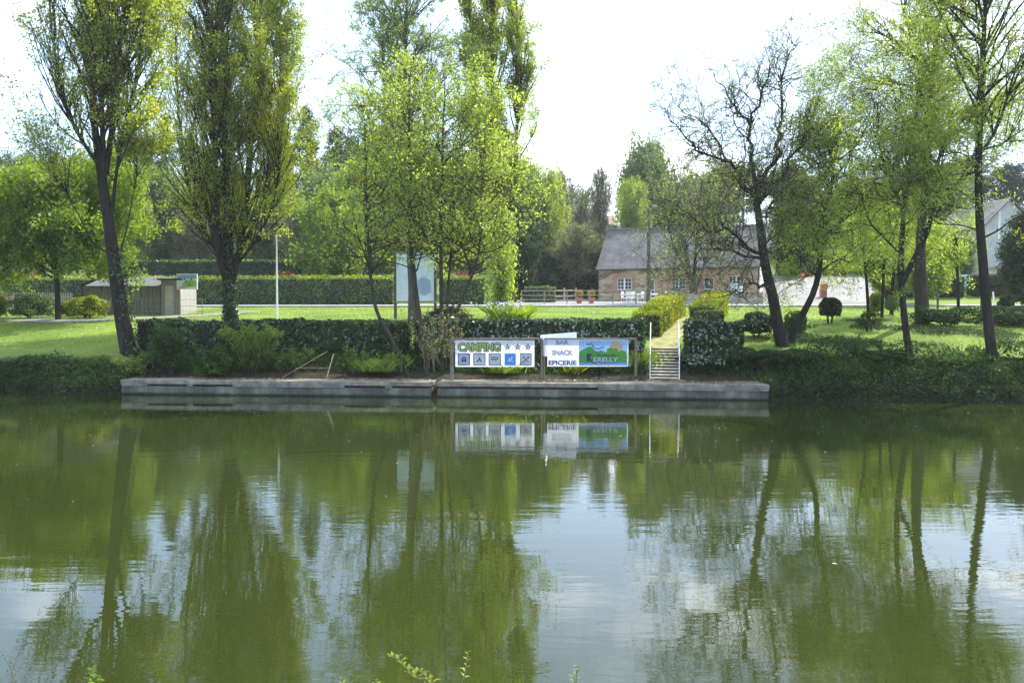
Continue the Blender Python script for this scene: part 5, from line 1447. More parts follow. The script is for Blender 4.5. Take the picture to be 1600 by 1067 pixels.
# plants at the foot of the banners and grassy clumps
tuft('iris_clump', 'yellow green strappy clump below the right banner', Vector((bx(900), 32.35, .75)), .38, 260, .14, M['l_yellow'], 63, wid=.03)
tuft('iris_clump', 'dark green strappy clump below the picture of the right banner', Vector((bx(935), 32.4, .8)), .55, 220, .16, M['l_weed'], 64, wid=.035)
tuft('grass_clump', 'bright green long grass clump left of the first alder foot', Vector((Pp(590, 575, 32.5).x, 32.7, .85)), 0.36, 1500, .34, M['l_grass'], 65, wid=.014)
tuft('grass_clump', 'bright green grass clump below the left banner', Vector((bx(790), 32.4, .8)), .4, 500, .28, M['l_grass'], 66, wid=.02)
tuft('grass_clump', 'tall green grass clump on the quay side left of the steps', Vector((bx(1003), 32.6, .9)), .6, 500, .16, M['l_grass'], 67, wid=.02)

# ------------------------------------------------------------------ ground cover
def scatter(n, x0, x1, s0, s1, rng, ok=None):
    x = x0 + (x1 - x0) * rng.random(n); s = s0 + (s1 - s0) * rng.random(n)
    y = front(x) + s
    if ok is not None:
        k = ok(x, s); x, y, s = x[k], y[k], s[k]
    z = np.array([gh(a, b) for a, b in zip(x, y)])
    return np.stack([x, y, z], 1), s
def clear(x, s):
    return ~((x > 4.85) & (x < 6.45) & (s < 5)) & ~((x > XL) & (x < XR) & (s < 1.7))
rng = np.random.default_rng(71)
nb = lambda x, s: (s < np.where(x < 0, 1.25 + .2 * np.sin(x * 2.3), 1.8 + .5 * np.sin(x * 1.7))) | ((x > XL) & (x < XR))
C, s = scatter(62000, -24, 24, .15, 4.3, rng, lambda x, s: clear(x, s) & nb(x, s) & (np.sin(x * 1.9) + np.sin(x * .7 + s) + rng.normal(size=len(x)) * .8 > -.5))
V, F = blades(C, .19, .02, rng, .5)
g = Geo(); g.add(V, F)
tag(link_mesh('bank_grass', g.mesh('bank_grass'), M['l_bankgrass']), 'rough long grass growing down the bank to the water', 'grass', kind='stuff')
C, s = scatter(70000, -24, 24, .1, 3.6, rng, lambda x, s: clear(x, s) & nb(x, s + .3) & (np.sin(x * 1.3 + 2) + np.sin(x * 3.1 + s * 2) + rng.normal(size=len(x)) * .7 > -.1))
C[:, 2] += rng.random(len(C)) * .32 * (0.6 + .5 * np.sin(C[:, 0] * 2.1))
V, F = leaf_quads(C, .075, rng, np.tile([0, -.4, 1.0], (len(C), 1)), .9, .75)
tag(link_mesh('bank_weeds', np_mesh('bank_weeds', V, F), M['l_weed']), 'mixed broad leaved weeds and brambles covering the bank', 'weeds', kind='stuff')
# thicket of brambles and ivy, knee to waist high
C, s = scatter(95000, -24, 24, .05, 3.4, rng, lambda x, s: ((x < XL - .1) & (s < 1.1)) | ((x > XR + .05) & (s < 1.7 + .6 * np.sin(x * 1.9))) | ((x > 6.6) & (x < XR + .2) & (s > 1.75) & (s < 3.2)) | ((x > XL - .1) & (x < 5) & (s > 1.85) & (s < 3.2) & (rng.random(len(x)) < .55)))
hx = np.sin(C[:, 0] * 1.7 + 1) + np.sin(C[:, 0] * 4.1 + C[:, 1] * 2) + np.sin(C[:, 1] * 3.3 - C[:, 0])
right = C[:, 0] > 6.6
C[:, 2] += rng.random(len(C)) ** .7 * (np.where(right, .50, .22) + np.where(right, .16, .09) * hx).clip(.05, 1.2)
m_ = rng.random(len(C)) < .6 + .2 * hx / 3
for nm, lb_, mk, sel in (('bramble_thicket', 'dark thicket of brambles and ivy along the steep bank', 'l_dark', m_), ('nettle_thicket', 'greener nettles and weeds growing through the dark brambles', 'l_weed', ~m_)):
    V, F = leaf_quads(C[sel], .085, rng, np.tile([0, -.5, 1.0], (int(sel.sum()), 1)), .6, .7)
    tag(link_mesh(nm, np_mesh(nm, V, F), M[mk]), lb_, 'undergrowth', kind='stuff')
# brambles and roots hanging to the water
C, s = scatter(26000, -24, 24, -.35, .7, rng, lambda x, s: (x < XL - .05) | (x > XR + .1))
C[:, 2] = .03 + rng.random(len(C)) * .55
V, F = leaf_quads(C, .08, rng, np.tile([0, -1, .3], (len(C), 1)), .6, .6)
tag(link_mesh('water_edge_plants', np_mesh('water_edge_plants', V, F), M['l_dark']), 'dark overhanging plants and roots at the waterline', 'plants', kind='stuff')
# bits floating on the water
n = 420; x = rng.normal(size=n) * 14; sy = -np.abs(rng.normal(size=n)) * 7 - .2
C = np.stack([x, front(x) + sy, np.full(n, .006)], 1); C = C[C[:, 1] > 5]
V, F = leaf_quads(C, .045, rng, np.tile([0, 0, 1.0], (len(C), 1)), 12, .7)
tag(link_mesh('floating_leaves', np_mesh('floating_leaves', V, F), leaf_mat('floating petal', (.12, .10, .05), (.35, .33, .22), (.5, .5, .42), .1, .05)), 'tiny petals and leaves floating on the water', 'floating leaves', kind='stuff')
# dark ivy leaves laid as painted tree shade over the right lawn
C, s = scatter(60000, 10.5, 26, 4.2, 12, rng, lambda x, s: (np.sin(x * .9 + s * .5) + np.sin(s * 1.5 + x * .4 + 1) + .7 * np.sin(x * 2.3 - s) + rng.normal(size=len(x)) * .45 > .55))
C[:, 2] += rng.random(len(C)) * .13
V, F = leaf_quads(C, .07, rng, np.tile([0, 0, 1.0], (len(C), 1)), 1.2, .8)
tag(link_mesh('lawn_shade_ivy', np_mesh('lawn_shade_ivy', V, F), M['l_dark']), 'patches of dark ivy leaves standing in for tree shade on the right lawn', 'ground cover', kind='stuff')
# lawn blades
C, s = scatter(230000, -33, 33, 3.4, 27.2, rng)
w = 1 / (1 + (s / 9) ** 1.2); k = rng.random(len(C)) < w * 1.1 + .12
C = C[k]
V, F = blades(C, .055, .02, rng, .5)
tag(link_mesh('lawn_grass', np_mesh('lawn_grass', V, F), M['l_grass']), 'short mown lawn grass', 'grass', kind='stuff')
# daisies
C, s = scatter(2600, -30, 30, 6, 26, rng, lambda x, s: np.sin(x * .5) + np.sin(s * .7 + x * .3) + rng.normal(size=len(x)) * .6 > .3)
C[:, 2] += .07
V, F = leaf_quads(C, .05, rng, np.tile([0, 0, 1.0], (len(C), 1)), 3, 1)
tag(link_mesh('daisies', np_mesh('daisies', V, F), M['white_paint']), 'small white daisies dotted over the lawn', 'flowers', kind='stuff')
# ------------------------------------------------------------------ near and middle trees
def bump(x): return np.sin(np.clip(x, 0, 1) * math.pi) ** .5
up_prof = lambda t: .5 + .65 * np.sin(np.clip(t * 1.05 + .12, 0, 1) * math.pi) ** .7
cone = lambda t: 1.05 - .8 * t
POP = dict(n1=7.0, t0=[.40, .05, .05, .05, .05], a1=27, L1=3.1, r1=.05, levels=3, seg=[7, 5, 4], wig=[.09, .13, .2], trop=[.10, .12, .08], n=[6, 3.4], ang=[30, 34], ratio=[.38, .45], leaf=[7, 10, 12], spread=.10, leaf0=.2, prof=up_prof)
def poplar(label, lines, seed, **kw):
    P = dict(POP); ls = kw.pop('ls', .075); cap = kw.pop('cap', None); P.update(kw)
    return make_tree('poplar_tree', label, lines, P, seed, M['bark_black'], M['l_poplar'], lsize=ls, aspect=.8, group=None, cap=cap)

Y = 34.0
y1 = G(200, 553).y
r_ = poplar('leaning tall poplar with a dark ivy flecked trunk at the left bank', [
    px_line([(203, 556), (190, 490), (181, 430), (175, 385), (166, 320), (157, 262), (147, 187), (144, 112), (147, 20), (150, -110), (152, -260)], y1, [.42, .36, .32, .30, .26, .22, .16, .13, .11, .07, .02], 22, .3),
    px_line([(161, 285), (161, 225), (159, 165), (165, 80), (172, -20), (176, -140)], y1, [.15, .13, .11, .09, .06, .02], 12, -.8, anchor=False),
    px_line([(165, 270), (171, 232), (180, 157), (187, 80), (194, -5), (203, -130)], y1, [.16, .14, .12, .10, .07, .02], 12, .5, anchor=False),
    px_line([(158, 262), (138, 235), (112, 190), (95, 130), (82, 60), (75, -30)], y1, [.10, .09, .07, .06, .04, .02], 12, -.5, anchor=False),
    px_line([(175, 335), (180, 285), (191, 210), (208, 140), (222, 60), (228, -40)], y1, [.09, .08, .07, .06, .04, .02], 12, .7, anchor=False),
    px_line([(177, 420), (168, 395), (145, 380), (120, 330), (95, 285)], y1, [.05, .04, .035, .03, .015], 8, -.7, anchor=False),
    px_line([(180, 412), (195, 370), (205, 320), (215, 270)], y1, [.045, .04, .03, .015], 8, .5, anchor=False)],
    101, t0=[.50, .1, .1, .12, .12, .8, .8], n1=7.0, side=(-15.6, .2))
y2 = G(361, 508).y
poplar('tall poplar with several upright stems standing on the lawn left of the flagpole', [
    px_line([(361, 512), (359, 470), (358, 430), (357, 375), (352, 225), (346, 112), (343, 0), (345, -140), (348, -260)], y2, [.42, .38, .33, .26, .2, .15, .12, .07, .02], 20, .3),
    px_line([(357, 440), (345, 405), (339, 350), (336, 244), (330, 112), (322, -10), (318, -150)], y2, [.28, .26, .2, .16, .12, .08, .02], 14, -.9, anchor=False),
    px_line([(362, 440), (372, 405), (380, 360), (388, 290), (394, 187), (402, 75), (408, -30), (410, -150)], y2, [.25, .22, .18, .15, .12, .09, .06, .02], 14, .8, anchor=False),
    px_line([(350, 415), (330, 378), (302, 320), (284, 230), (276, 110), (274, -20)], y2, [.10, .09, .08, .06, .04, .02], 12, .6, anchor=False),
    px_line([(345, 380), (330, 345), (318, 300), (308, 230), (302, 140)], y2, [.08, .07, .06, .04, .02], 12, -.8, anchor=False),
    px_line([(374, 408), (396, 380), (425, 325), (438, 240), (438, 120), (434, -10)], y2, [.10, .09, .07, .06, .04, .02], 12, -.9, anchor=False),
    px_line([(378, 385), (395, 350), (412, 305), (420, 240), (418, 150)], y2, [.08, .07, .06, .04, .02], 12, .8, anchor=False)],
    102, t0=[.20, .05, .03, .02, .05, .02, .05], n1=6.6, L1=3.1, side=(-13.4, .18))
y3 = 44.5
poplar('ivy clad columnar poplar rising behind the alders', [
    px_line([(784, 500), (783, 420), (778, 330), (772, 220), (768, 110), (768, 0), (768, -150)], y3, [.34, .30, .25, .2, .16, .12, .03], 18, 0),
    px_line([(781, 400), (757, 300), (742, 180), (735, 60), (734, -60)], y3, [.12, .11, .09, .06, .02], 12, .8, anchor=False),
    px_line([(782, 400), (800, 300), (808, 180), (808, 60), (805, -60)], y3, [.12, .11, .09, .06, .02], 12, -.8, anchor=False)],
    103, t0=[.25, .12, .12], n1=5.5, L1=2.3, a1=18, trop=[.16, .15, .1])
# ivy columns
def ivy(label, line, r, n, seed, leafm, t0=0, t1=1, ls=.1):
    rng = np.random.default_rng(seed); q, rr = line
    t = t0 + (t1 - t0) * rng.random(n); m = len(q) - 1; i = np.minimum((t * m).astype(int), m - 1); f = (t * m - i)[:, None]
    c = q[i] * (1 - f) + q[i + 1] * f; a = rng.random(n) * 6.283; R_ = (np.interp(t, np.linspace(0, 1, m + 1), rr) + np.abs(rng.normal(size=n)) * r)
    N = np.stack([np.cos(a), np.sin(a), np.zeros(n)], 1); b = q[0]
    V, F = leaf_quads(c + N * R_[:, None] - b, ls, rng, N, 1.0, .8)
    o = link_mesh('ivy', np_mesh('ivy', V, F), leafm); o.location = b; return tag(o, label, 'ivy')
ivy('bushy yellow green ivy clothing the lower trunk of the columnar poplar', px_line([(784, 500), (783, 400), (779, 330)], y3, [.3, .3, .25]), .3, 7500, 1, M['l_alder'], ls=.12)
ivy('glossy ivy climbing the poplar trunk left of the flagpole', px_line([(361, 512), (359, 470), (358, 430), (357, 350)], y2, [.43, .38, .33, .26]), .05, 1500, 2, M['l_ivy'], ls=.10)
ivy('ivy patches along the right side of the leaning poplar trunk', px_line([(206, 556), (196, 490), (187, 430), (181, 385)], y1, [.36, .34, .3, .28]), .04, 800, 3, M['l_ivy'], ls=.09)

ALD = dict(n1=4.8, t0=[.30], a1=58, a1v=14, L1=2.8, r1=.028, levels=3, seg=[6, 4, 3], wig=[.14, .18, .22], trop=[.06, .03, .0], n=[5.5, 3.0], ang=[42, 42], ratio=[.5, .5], leaf=[3, 6, 9.5], spread=.11, leaf0=.15, prof=lambda t: .45 + .75 * np.sin(np.clip(t * .8 + .25, 0, 1) * math.pi))
def alder(label, line, seed, **kw):
    P = dict(ALD); P.update(kw)
    return make_tree('alder_tree', label, [line], P, seed, M['bark'], M['l_alder'], lsize=.072, aspect=.85)
alder('slim alder leaning left from the quay, first of the alders from the left', px_line([(640, 590, 32.3), (613, 532, 32.8), (590, 490, 33), (580, 440, 33), (573, 340, 33.2), (571, 239, 33.3), (568, 150, 33.4)], 33, [.10, .09, .085, .08, .065, .045, .012], 18), 111, t0=[.34])
alder('thickest alder with a straight dark trunk beside the map board', px_line([(668, 588, 32.6), (661, 530, 33), (650, 460, 33.3), (643, 390, 33.5), (640, 300, 33.5), (639, 210, 33.5), (641, 110, 33.6)], 33, [.15, .13, .12, .11, .09, .06, .012], 18), 112, t0=[.32], L1=2.5)
alder('alder with a straight slender trunk just right of the thickest one', px_line([(692, 588, 32.8), (690, 500, 33.2), (689, 400, 33.6), (690, 300, 33.7), (692, 210, 33.8), (695, 130, 33.8)], 33, [.11, .10, .09, .08, .05, .012], 18), 113, t0=[.34])
alder('thin alder between the straight slender one and the crooked one', px_line([(697, 585, 33.1), (699, 470, 34), (705, 392, 34.4), (711, 289, 34.6), (718, 220, 34.8), (732, 165, 35)], 34, [.07, .065, .06, .05, .03, .01], 16), 114, t0=[.4], L1=2.0)
alder('crooked alder bending right beside the left banner, the rightmost alder', px_line([(708, 588, 32.6), (712, 500, 33.2), (724, 462, 33.6), (744, 412, 34), (752, 359, 34), (753, 297, 34.2), (757, 220, 34.4), (762, 140, 34.5)], 33, [.09, .08, .075, .07, .065, .055, .035, .01], 20), 115, t0=[.36], L1=2.6, n1=6)
# alder shoots at the foot
sh_l = []
rng = np.random.default_rng(4)
for i in range(26):
    px = rng.uniform(662, 712); g = Vector((Pp(px, 580, 32.7).x, 32.6 + rng.uniform(-.2, .5), .7)); sh_l.append(smooth_line([g, g + Vector((rng.normal() * .15, rng.normal() * .1, .9)), g + Vector((rng.normal() * .35, rng.normal() * .2, 1.7 + rng.random() * .6))], [.012, .009, .004], 6))
make_tree('alder_shoots', 'tangle of thin yellowish shoots around the alder feet', sh_l, dict(n1=4, t0=.25, a1=35, L1=.4, r1=.006, levels=1, seg=[3], wig=[.15], trop=[.1], n=[], ang=[], ratio=[], leaf=[4], spread=.05), 5, M['twig'], M['l_alder'], cat='shrub', lsize=.07)

BIR = dict(n1=4.6, t0=[.30], a1=42, a1v=14, L1=3.0, r1=.045, levels=3, seg=[7, 5, 5], wig=[.10, .14, .12], trop=[.03, -.05, -.22], n=[6, 4], ang=[40, 38], ratio=[.42, .5], leaf=[1, 4, 6], spread=.05, leaf0=.1, prof=up_prof)
def birch(name, label, lines, seed, leafm='l_birch', bark='bark_grey', ls=.075, **kw):
    P = dict(BIR); P.update(kw)
    return make_tree(name, label, lines, P, seed, M[bark], M[leafm], lsize=ls, aspect=.5, droop=.5)
yb = G(645, 508).y
birch('birch_tree', 'tall airy birch with hanging twigs standing behind the alders', [
    px_line([(644, 512), (645, 450), (640, 380), (634, 270), (632, 160), (634, 60), (637, -30), (640, -110)], yb, [.30, .28, .22, .17, .13, .09, .05, .02], 18),
    px_line([(640, 330), (612, 240), (600, 150), (598, 70), (600, 10)], yb, [.09, .08, .06, .04, .015], 10, .8, anchor=False),
    px_line([(634, 300), (660, 220), (672, 140), (675, 70)], yb, [.09, .08, .05, .015], 10, -.8, anchor=False)], 121, t0=[.34, .2, .2], leaf=[3, 10, 13], n1=5.5)
# broken trunk stub low on the birch is part of its outline: a second old stem
# --- corkscrew willow
yc = 34.0
def L_(pts, r, m=16, dy=0): return px_line(pts, yc, r, m, dy, anchor=False)
tr = px_line([(1224, 556), (1214, 500), (1208, 465), (1199, 430), (1192, 390), (1187, 350), (1181, 305)], yc, [.40, .33, .30, .28, .25, .21, .18], 16)
cork = [tr,
    L_([(1181, 315), (1178, 276), (1174, 233), (1172, 192), (1184, 160), (1203, 118), (1212, 85)], [.15, .12, .10, .08, .06, .04, .015], 16, -.8),
    L_([(1186, 318), (1200, 270), (1212, 240), (1219, 210), (1223, 170), (1227, 110), (1240, 78), (1253, 50)], [.15, .13, .11, .10, .08, .05, .035, .012], 18, .6),
    L_([(1190, 312), (1206, 285), (1228, 263), (1254, 228), (1267, 205), (1275, 165), (1290, 130)], [.12, .11, .09, .07, .055, .035, .012], 14, .9),
    L_([(1180, 310), (1159, 284), (1138, 254), (1103, 241), (1080, 222), (1060, 200), (1039, 172)], [.12, .10, .085, .07, .05, .035, .012], 16, -.9),
    L_([(1172, 195), (1152, 172), (1140, 150), (1118, 128), (1108, 105)], [.07, .055, .04, .03, .01], 12, -1.3),
    L_([(1138, 254), (1120, 215), (1095, 190), (1072, 175), (1062, 150)], [.06, .05, .035, .025, .01], 12, .6),
    L_([(1193, 408), (1182, 392), (1159, 379), (1129, 358), (1108, 362), (1086, 342), (1062, 330), (1040, 338)], [.12, .11, .09, .07, .055, .04, .03, .012], 16, -1.2),
    L_([(1196, 425), (1182, 408), (1142, 396), (1112, 382), (1090, 395), (1080, 425), (1050, 436), (1034, 442)], [.10, .09, .06, .05, .04, .03, .02, .01], 18, -1.6),
    L_([(1200, 450), (1186, 446), (1168, 444), (1150, 458), (1120, 462), (1095, 455)], [.09, .07, .05, .035, .02, .01], 14, -1.0),
    L_([(1185, 340), (1200, 330), (1216, 312), (1240, 305), (1262, 312)], [.07, .05, .04, .025, .01], 12, .6),
    L_([(1192, 390), (1210, 372), (1225, 345), (1218, 322)], [.05, .04, .025, .01], 10, .4)]
cork = [(q_, r_ * .86) for q_, r_ in cork]
# give the limbs their corkscrew wiggle
rng = np.random.default_rng(9)
for i in range(1, len(cork)):
    q, rr = cork[i]; n = len(q); w = rng.normal(size=(n, 3)) * .09; w[0] = 0; cork[i] = (q + w, rr)
COR = dict(n1=6.5, t0=[.97] + [.12] * 11, a1=50, L1=1.9, r1=.024, levels=3, seg=[8, 7, 6], wig=[.36, .38, .36], trop=[.07, .02, -.05], n=[5, 3.6], ang=[45, 45], ratio=[.62, .55], leaf=[0, 1.2, 2.2], spread=.05, leaf0=.2, rmin=.005)
make_tree('corkscrew_willow', 'nearly bare corkscrew willow with a dark leaning trunk and twisted limbs', cork, COR, 131, M['bark_black'], M['l_willow'], lsize=.065, aspect=.4, twig=M['bark_grey'])
# bird nest clump of mistletoe in it
WIL = dict(rmin=.003, n1=6.5, t0=[.45], a1=50, a1v=16, L1=2.2, r1=.035, levels=3, seg=[7, 6, 5], wig=[.26, .28, .25], trop=[.08, .02, -.06], n=[6.5, 4.6], ang=[45, 45], ratio=[.55, .55], leaf=[2, 6, 9], spread=.12, leaf0=.1, patch=1.0)
def willow(label, lines, seed, **kw):
    P = dict(WIL); ls = kw.pop('ls', .095); lm = kw.pop('lm', 'l_willow'); bk = kw.pop('bk', 'bark_black'); P.update(kw)
    return make_tree('willow_tree', label, lines, P, seed, M[bk], M[lm], lsize=ls, aspect=.4, droop=.3)
yw = 34.8
willow('willow with a bowed trunk leaning right from behind the corkscrew willow', [
    px_line([(1234, 545), (1243, 512), (1256, 488), (1272, 455), (1281, 415), (1283, 360), (1293, 320), (1300, 285), (1302, 250)], yw, [.20, .18, .17, .15, .14, .12, .11, .09, .07], 18),
    px_line([(1302, 255), (1290, 225), (1268, 200), (1255, 170)], yw, [.07, .05, .035, .012], 10, -.8, anchor=False),
    px_line([(1302, 255), (1325, 240), (1345, 215), (1360, 185)], yw, [.07, .05, .035, .012], 10, -.6, anchor=False),
    px_line([(1302, 250), (1310, 210), (1305, 175), (1312, 145)], yw, [.07, .05, .03, .012], 10, .8, anchor=False),
    px_line([(1283, 375), (1310, 350), (1335, 330), (1350, 300)], yw, [.07, .05, .035, .012], 10, -.6, anchor=False),
    px_line([(1279, 430), (1255, 420), (1235, 395), (1222, 380)], yw, [.05, .04, .03, .012], 10, -.6, anchor=False),
    px_line([(1281, 425), (1310, 405), (1330, 410), (1350, 395)], yw, [.05, .04, .03, .012], 10, .5, anchor=False)],
    132, t0=[.48, .1, .1, .1, .1, .1, .2])
y5 = 31.4
willow('willow forking low into two dark stems on the right bank', [
    px_line([(1423, 598), (1416, 520), (1408, 440), (1409, 380), (1414, 310), (1425, 230), (1432, 160), (1436, 110)], y5, [.17, .15, .14, .12, .10, .07, .045, .012], 18, .4),
    px_line([(1408, 446), (1428, 405), (1448, 365), (1461, 310), (1463, 262), (1478, 215), (1490, 170)], y5, [.13, .12, .11, .09, .07, .04, .012], 16, -.6, anchor=False),
    px_line([(1412, 330), (1385, 270), (1370, 200), (1375, 140)], y5, [.07, .05, .03, .012], 10, 1.0, anchor=False),
    px_line([(1461, 310), (1500, 280), (1525, 230), (1535, 180)], y5, [.06, .045, .03, .012], 10, 1.0, anchor=False),
    px_line([(1409, 400), (1380, 370), (1358, 345), (1345, 300)], y5, [.05, .04, .03, .012], 10, -.6, anchor=False)],
    133, t0=[.45, .3, .1, .1, .1], n1=6, leaf=[2, 6, 10])
y6 = 39.5
willow('big old willow with a thick trunk and high spreading limbs behind the forked one', [
    px_line([(1441, 520), (1440, 460), (1438, 400), (1443, 300), (1452, 200), (1457, 110), (1470, 20), (1485, -60)], y6, [.42, .36, .28, .24, .2, .16, .1, .03], 18),
    px_line([(1455, 115), (1440, 98), (1420, 85), (1395, 62), (1370, 52), (1340, 50)], y6, [.12, .10, .08, .06, .04, .012], 12, -1.2, anchor=False),
    px_line([(1453, 150), (1420, 135), (1385, 128), (1345, 128), (1320, 140)], y6, [.10, .08, .06, .04, .012], 12, .8, anchor=False),
    px_line([(1455, 110), (1480, 80), (1500, 40), (1505, -10), (1510, -60)], y6, [.12, .10, .07, .05, .012], 12, 1.0, anchor=False),
    px_line([(1456, 120), (1425, 60), (1410, 10), (1400, -40)], y6, [.10, .07, .05, .012], 12, .3, anchor=False),
    px_line([(1450, 210), (1490, 190), (1530, 160), (1560, 150)], y6, [.10, .07, .05, .012], 12, -.9, anchor=False)],
    134, t0=[.45, .1, .1, .1, .1, .1], a1=45, L1=2.6, trop=[.04, -.04, -.16], wig=[.18, .2, .18], leaf=[2, 5, 7], lm='l_willow', bk='bark', n=[6, 4.5])
y7 = 30.4
birch('birch_tree', 'tall straight dark birch trunk rooted at the water near the right edge', [
    px_line([(1554, 616), (1548, 540), (1541, 470), (1535, 400), (1530, 330), (1529, 250), (1533, 150), (1538, 40), (1545, -80), (1550, -180)], y7, [.25, .22, .20, .19, .17, .15, .12, .09, .05, .02], 22, .3),
    px_line([(1529, 245), (1555, 205), (1572, 160), (1585, 115), (1605, 75), (1640, 30)], y7, [.08, .07, .055, .04, .03, .012], 12, -.5, anchor=False),
    px_line([(1532, 235), (1565, 225), (1595, 205), (1630, 190)], y7, [.06, .045, .03, .012], 10, .5, anchor=False),
    px_line([(1530, 360), (1500, 352), (1470, 350), (1450, 340)], y7, [.035, .025, .02, .01], 10, -.4, anchor=False),
    px_line([(1536, 372), (1560, 360), (1580, 345), (1620, 330)], y7, [.045, .035, .025, .01], 10, -.4, anchor=False),
    px_line([(1541, 452), (1560, 445), (1585, 448), (1612, 455)], y7, [.04, .03, .02, .01], 10, -.4, anchor=False)],
    135, leafm='l_willow', bark='bark_black', t0=[.50, .15, .2, .3, .3, .3], n1=5, leaf=[2, 6, 8], ls=.07, L1=2.7)
# slim willows near the road on the right lawn
for i, (px, px2, y, tp, lb) in enumerate(((1358, 1346, 41.5, 285, 'thin leaning willow left of the small golden shrub'), (1378, 1384, 43, 262, 'thin dark stemmed willow right of the small golden shrub'), (1392, 1402, 46, 290, 'slender willow near the road behind the forked willow'), (1498, 1494, 43, 400, 'short slim stem left of the tall birch trunk'))):
    make_tree('slim_willow_tree', lb, [px_line([(px, 490), (px * .6 + px2 * .4, 430), (px2, 370), (px2 - 4, tp)], y, [.10, .085, .06, .015], 12)], dict(n1=6, t0=.28, a1=55, L1=1.9, r1=.02, levels=3, seg=[6, 5, 4], wig=[.2, .22, .2], trop=[.06, 0, -.05], n=[5, 3.4], ang=[42, 42], ratio=[.5, .5], leaf=[2, 6, 9], spread=.12, prof=up_prof), 140 + i, M['bark_black'], M['l_willow'], lsize=.095, aspect=.5, cat='tree')
# round tree on the left lawn
yl = G(91, 500).y
RND = dict(n1=10, t0=.32, a1=56, a1v=16, L1=2.7, r1=.07, levels=3, seg=[6, 5, 4], wig=[.12, .16, .2], trop=[.05, .04, 0], n=[6, 4.5], ang=[42, 42], ratio=[.5, .5], leaf=[3, 9, 13], spread=.16, leaf0=.2, prof=lambda t: .5 + .6 * np.sin(np.clip(t, 0, 1) * math.pi) ** .6)
make_tree('maple_tree', 'bushy fresh green tree with a short trunk on the left lawn', [px_line([(91, 503), (90, 460), (88, 420), (88, 375), (90, 335), (92, 305)], yl, [.2, .17, .16, .13, .08, .02], 14),
    px_line([(89, 425), (55, 385), (15, 345), (-20, 310)], yl, [.10, .08, .05, .015], 10, -.6, anchor=False), px_line([(89, 420), (120, 375), (150, 335), (165, 295)], yl, [.10, .08, .05, .015], 10, .8, anchor=False),
    px_line([(89, 430), (60, 415), (25, 405), (-15, 400)], yl, [.07, .06, .04, .015], 10, .8, anchor=False), px_line([(89, 430), (108, 405), (128, 388), (148, 372)], yl, [.07, .06, .04, .015], 10, -.8, anchor=False)], RND, 150, M['bark_black'], M['l_green'], lsize=.13)
# pollard in front of the cottage and bare trees
yp = 65.9
BAR = dict(n1=3.4, t0=[.25], a1=40, L1=2.6, r1=.06, levels=3, seg=[6, 5, 5], wig=[.16, .2, .2], trop=[.06, .03, .0], n=[6, 5], ang=[40, 42], ratio=[.5, .5], leaf=[0, 1.2, 2.2], spread=.1, rmin=.010)
make_tree('plane_tree', 'multi stemmed thin leaved tree in front of the middle of the cottage', [
    px_line([(1082, 468), (1078, 430), (1070, 380), (1062, 330), (1058, 285)], yp, [.22, .2, .16, .1, .03], 12), px_line([(1084, 460), (1086, 410), (1090, 350), (1095, 300), (1100, 265)], yp, [.18, .15, .12, .08, .03], 12, .8, anchor=False),
    px_line([(1086, 458), (1100, 415), (1115, 370), (1130, 325), (1140, 290)], yp, [.16, .14, .1, .07, .03], 12, -.8, anchor=False), px_line([(1080, 440), (1060, 400), (1045, 360), (1040, 320)], yp, [.12, .1, .07, .03], 10, -1.0, anchor=False)],
    BAR, 151, M['bark_grey'], M['l_birch'], lsize=.12)

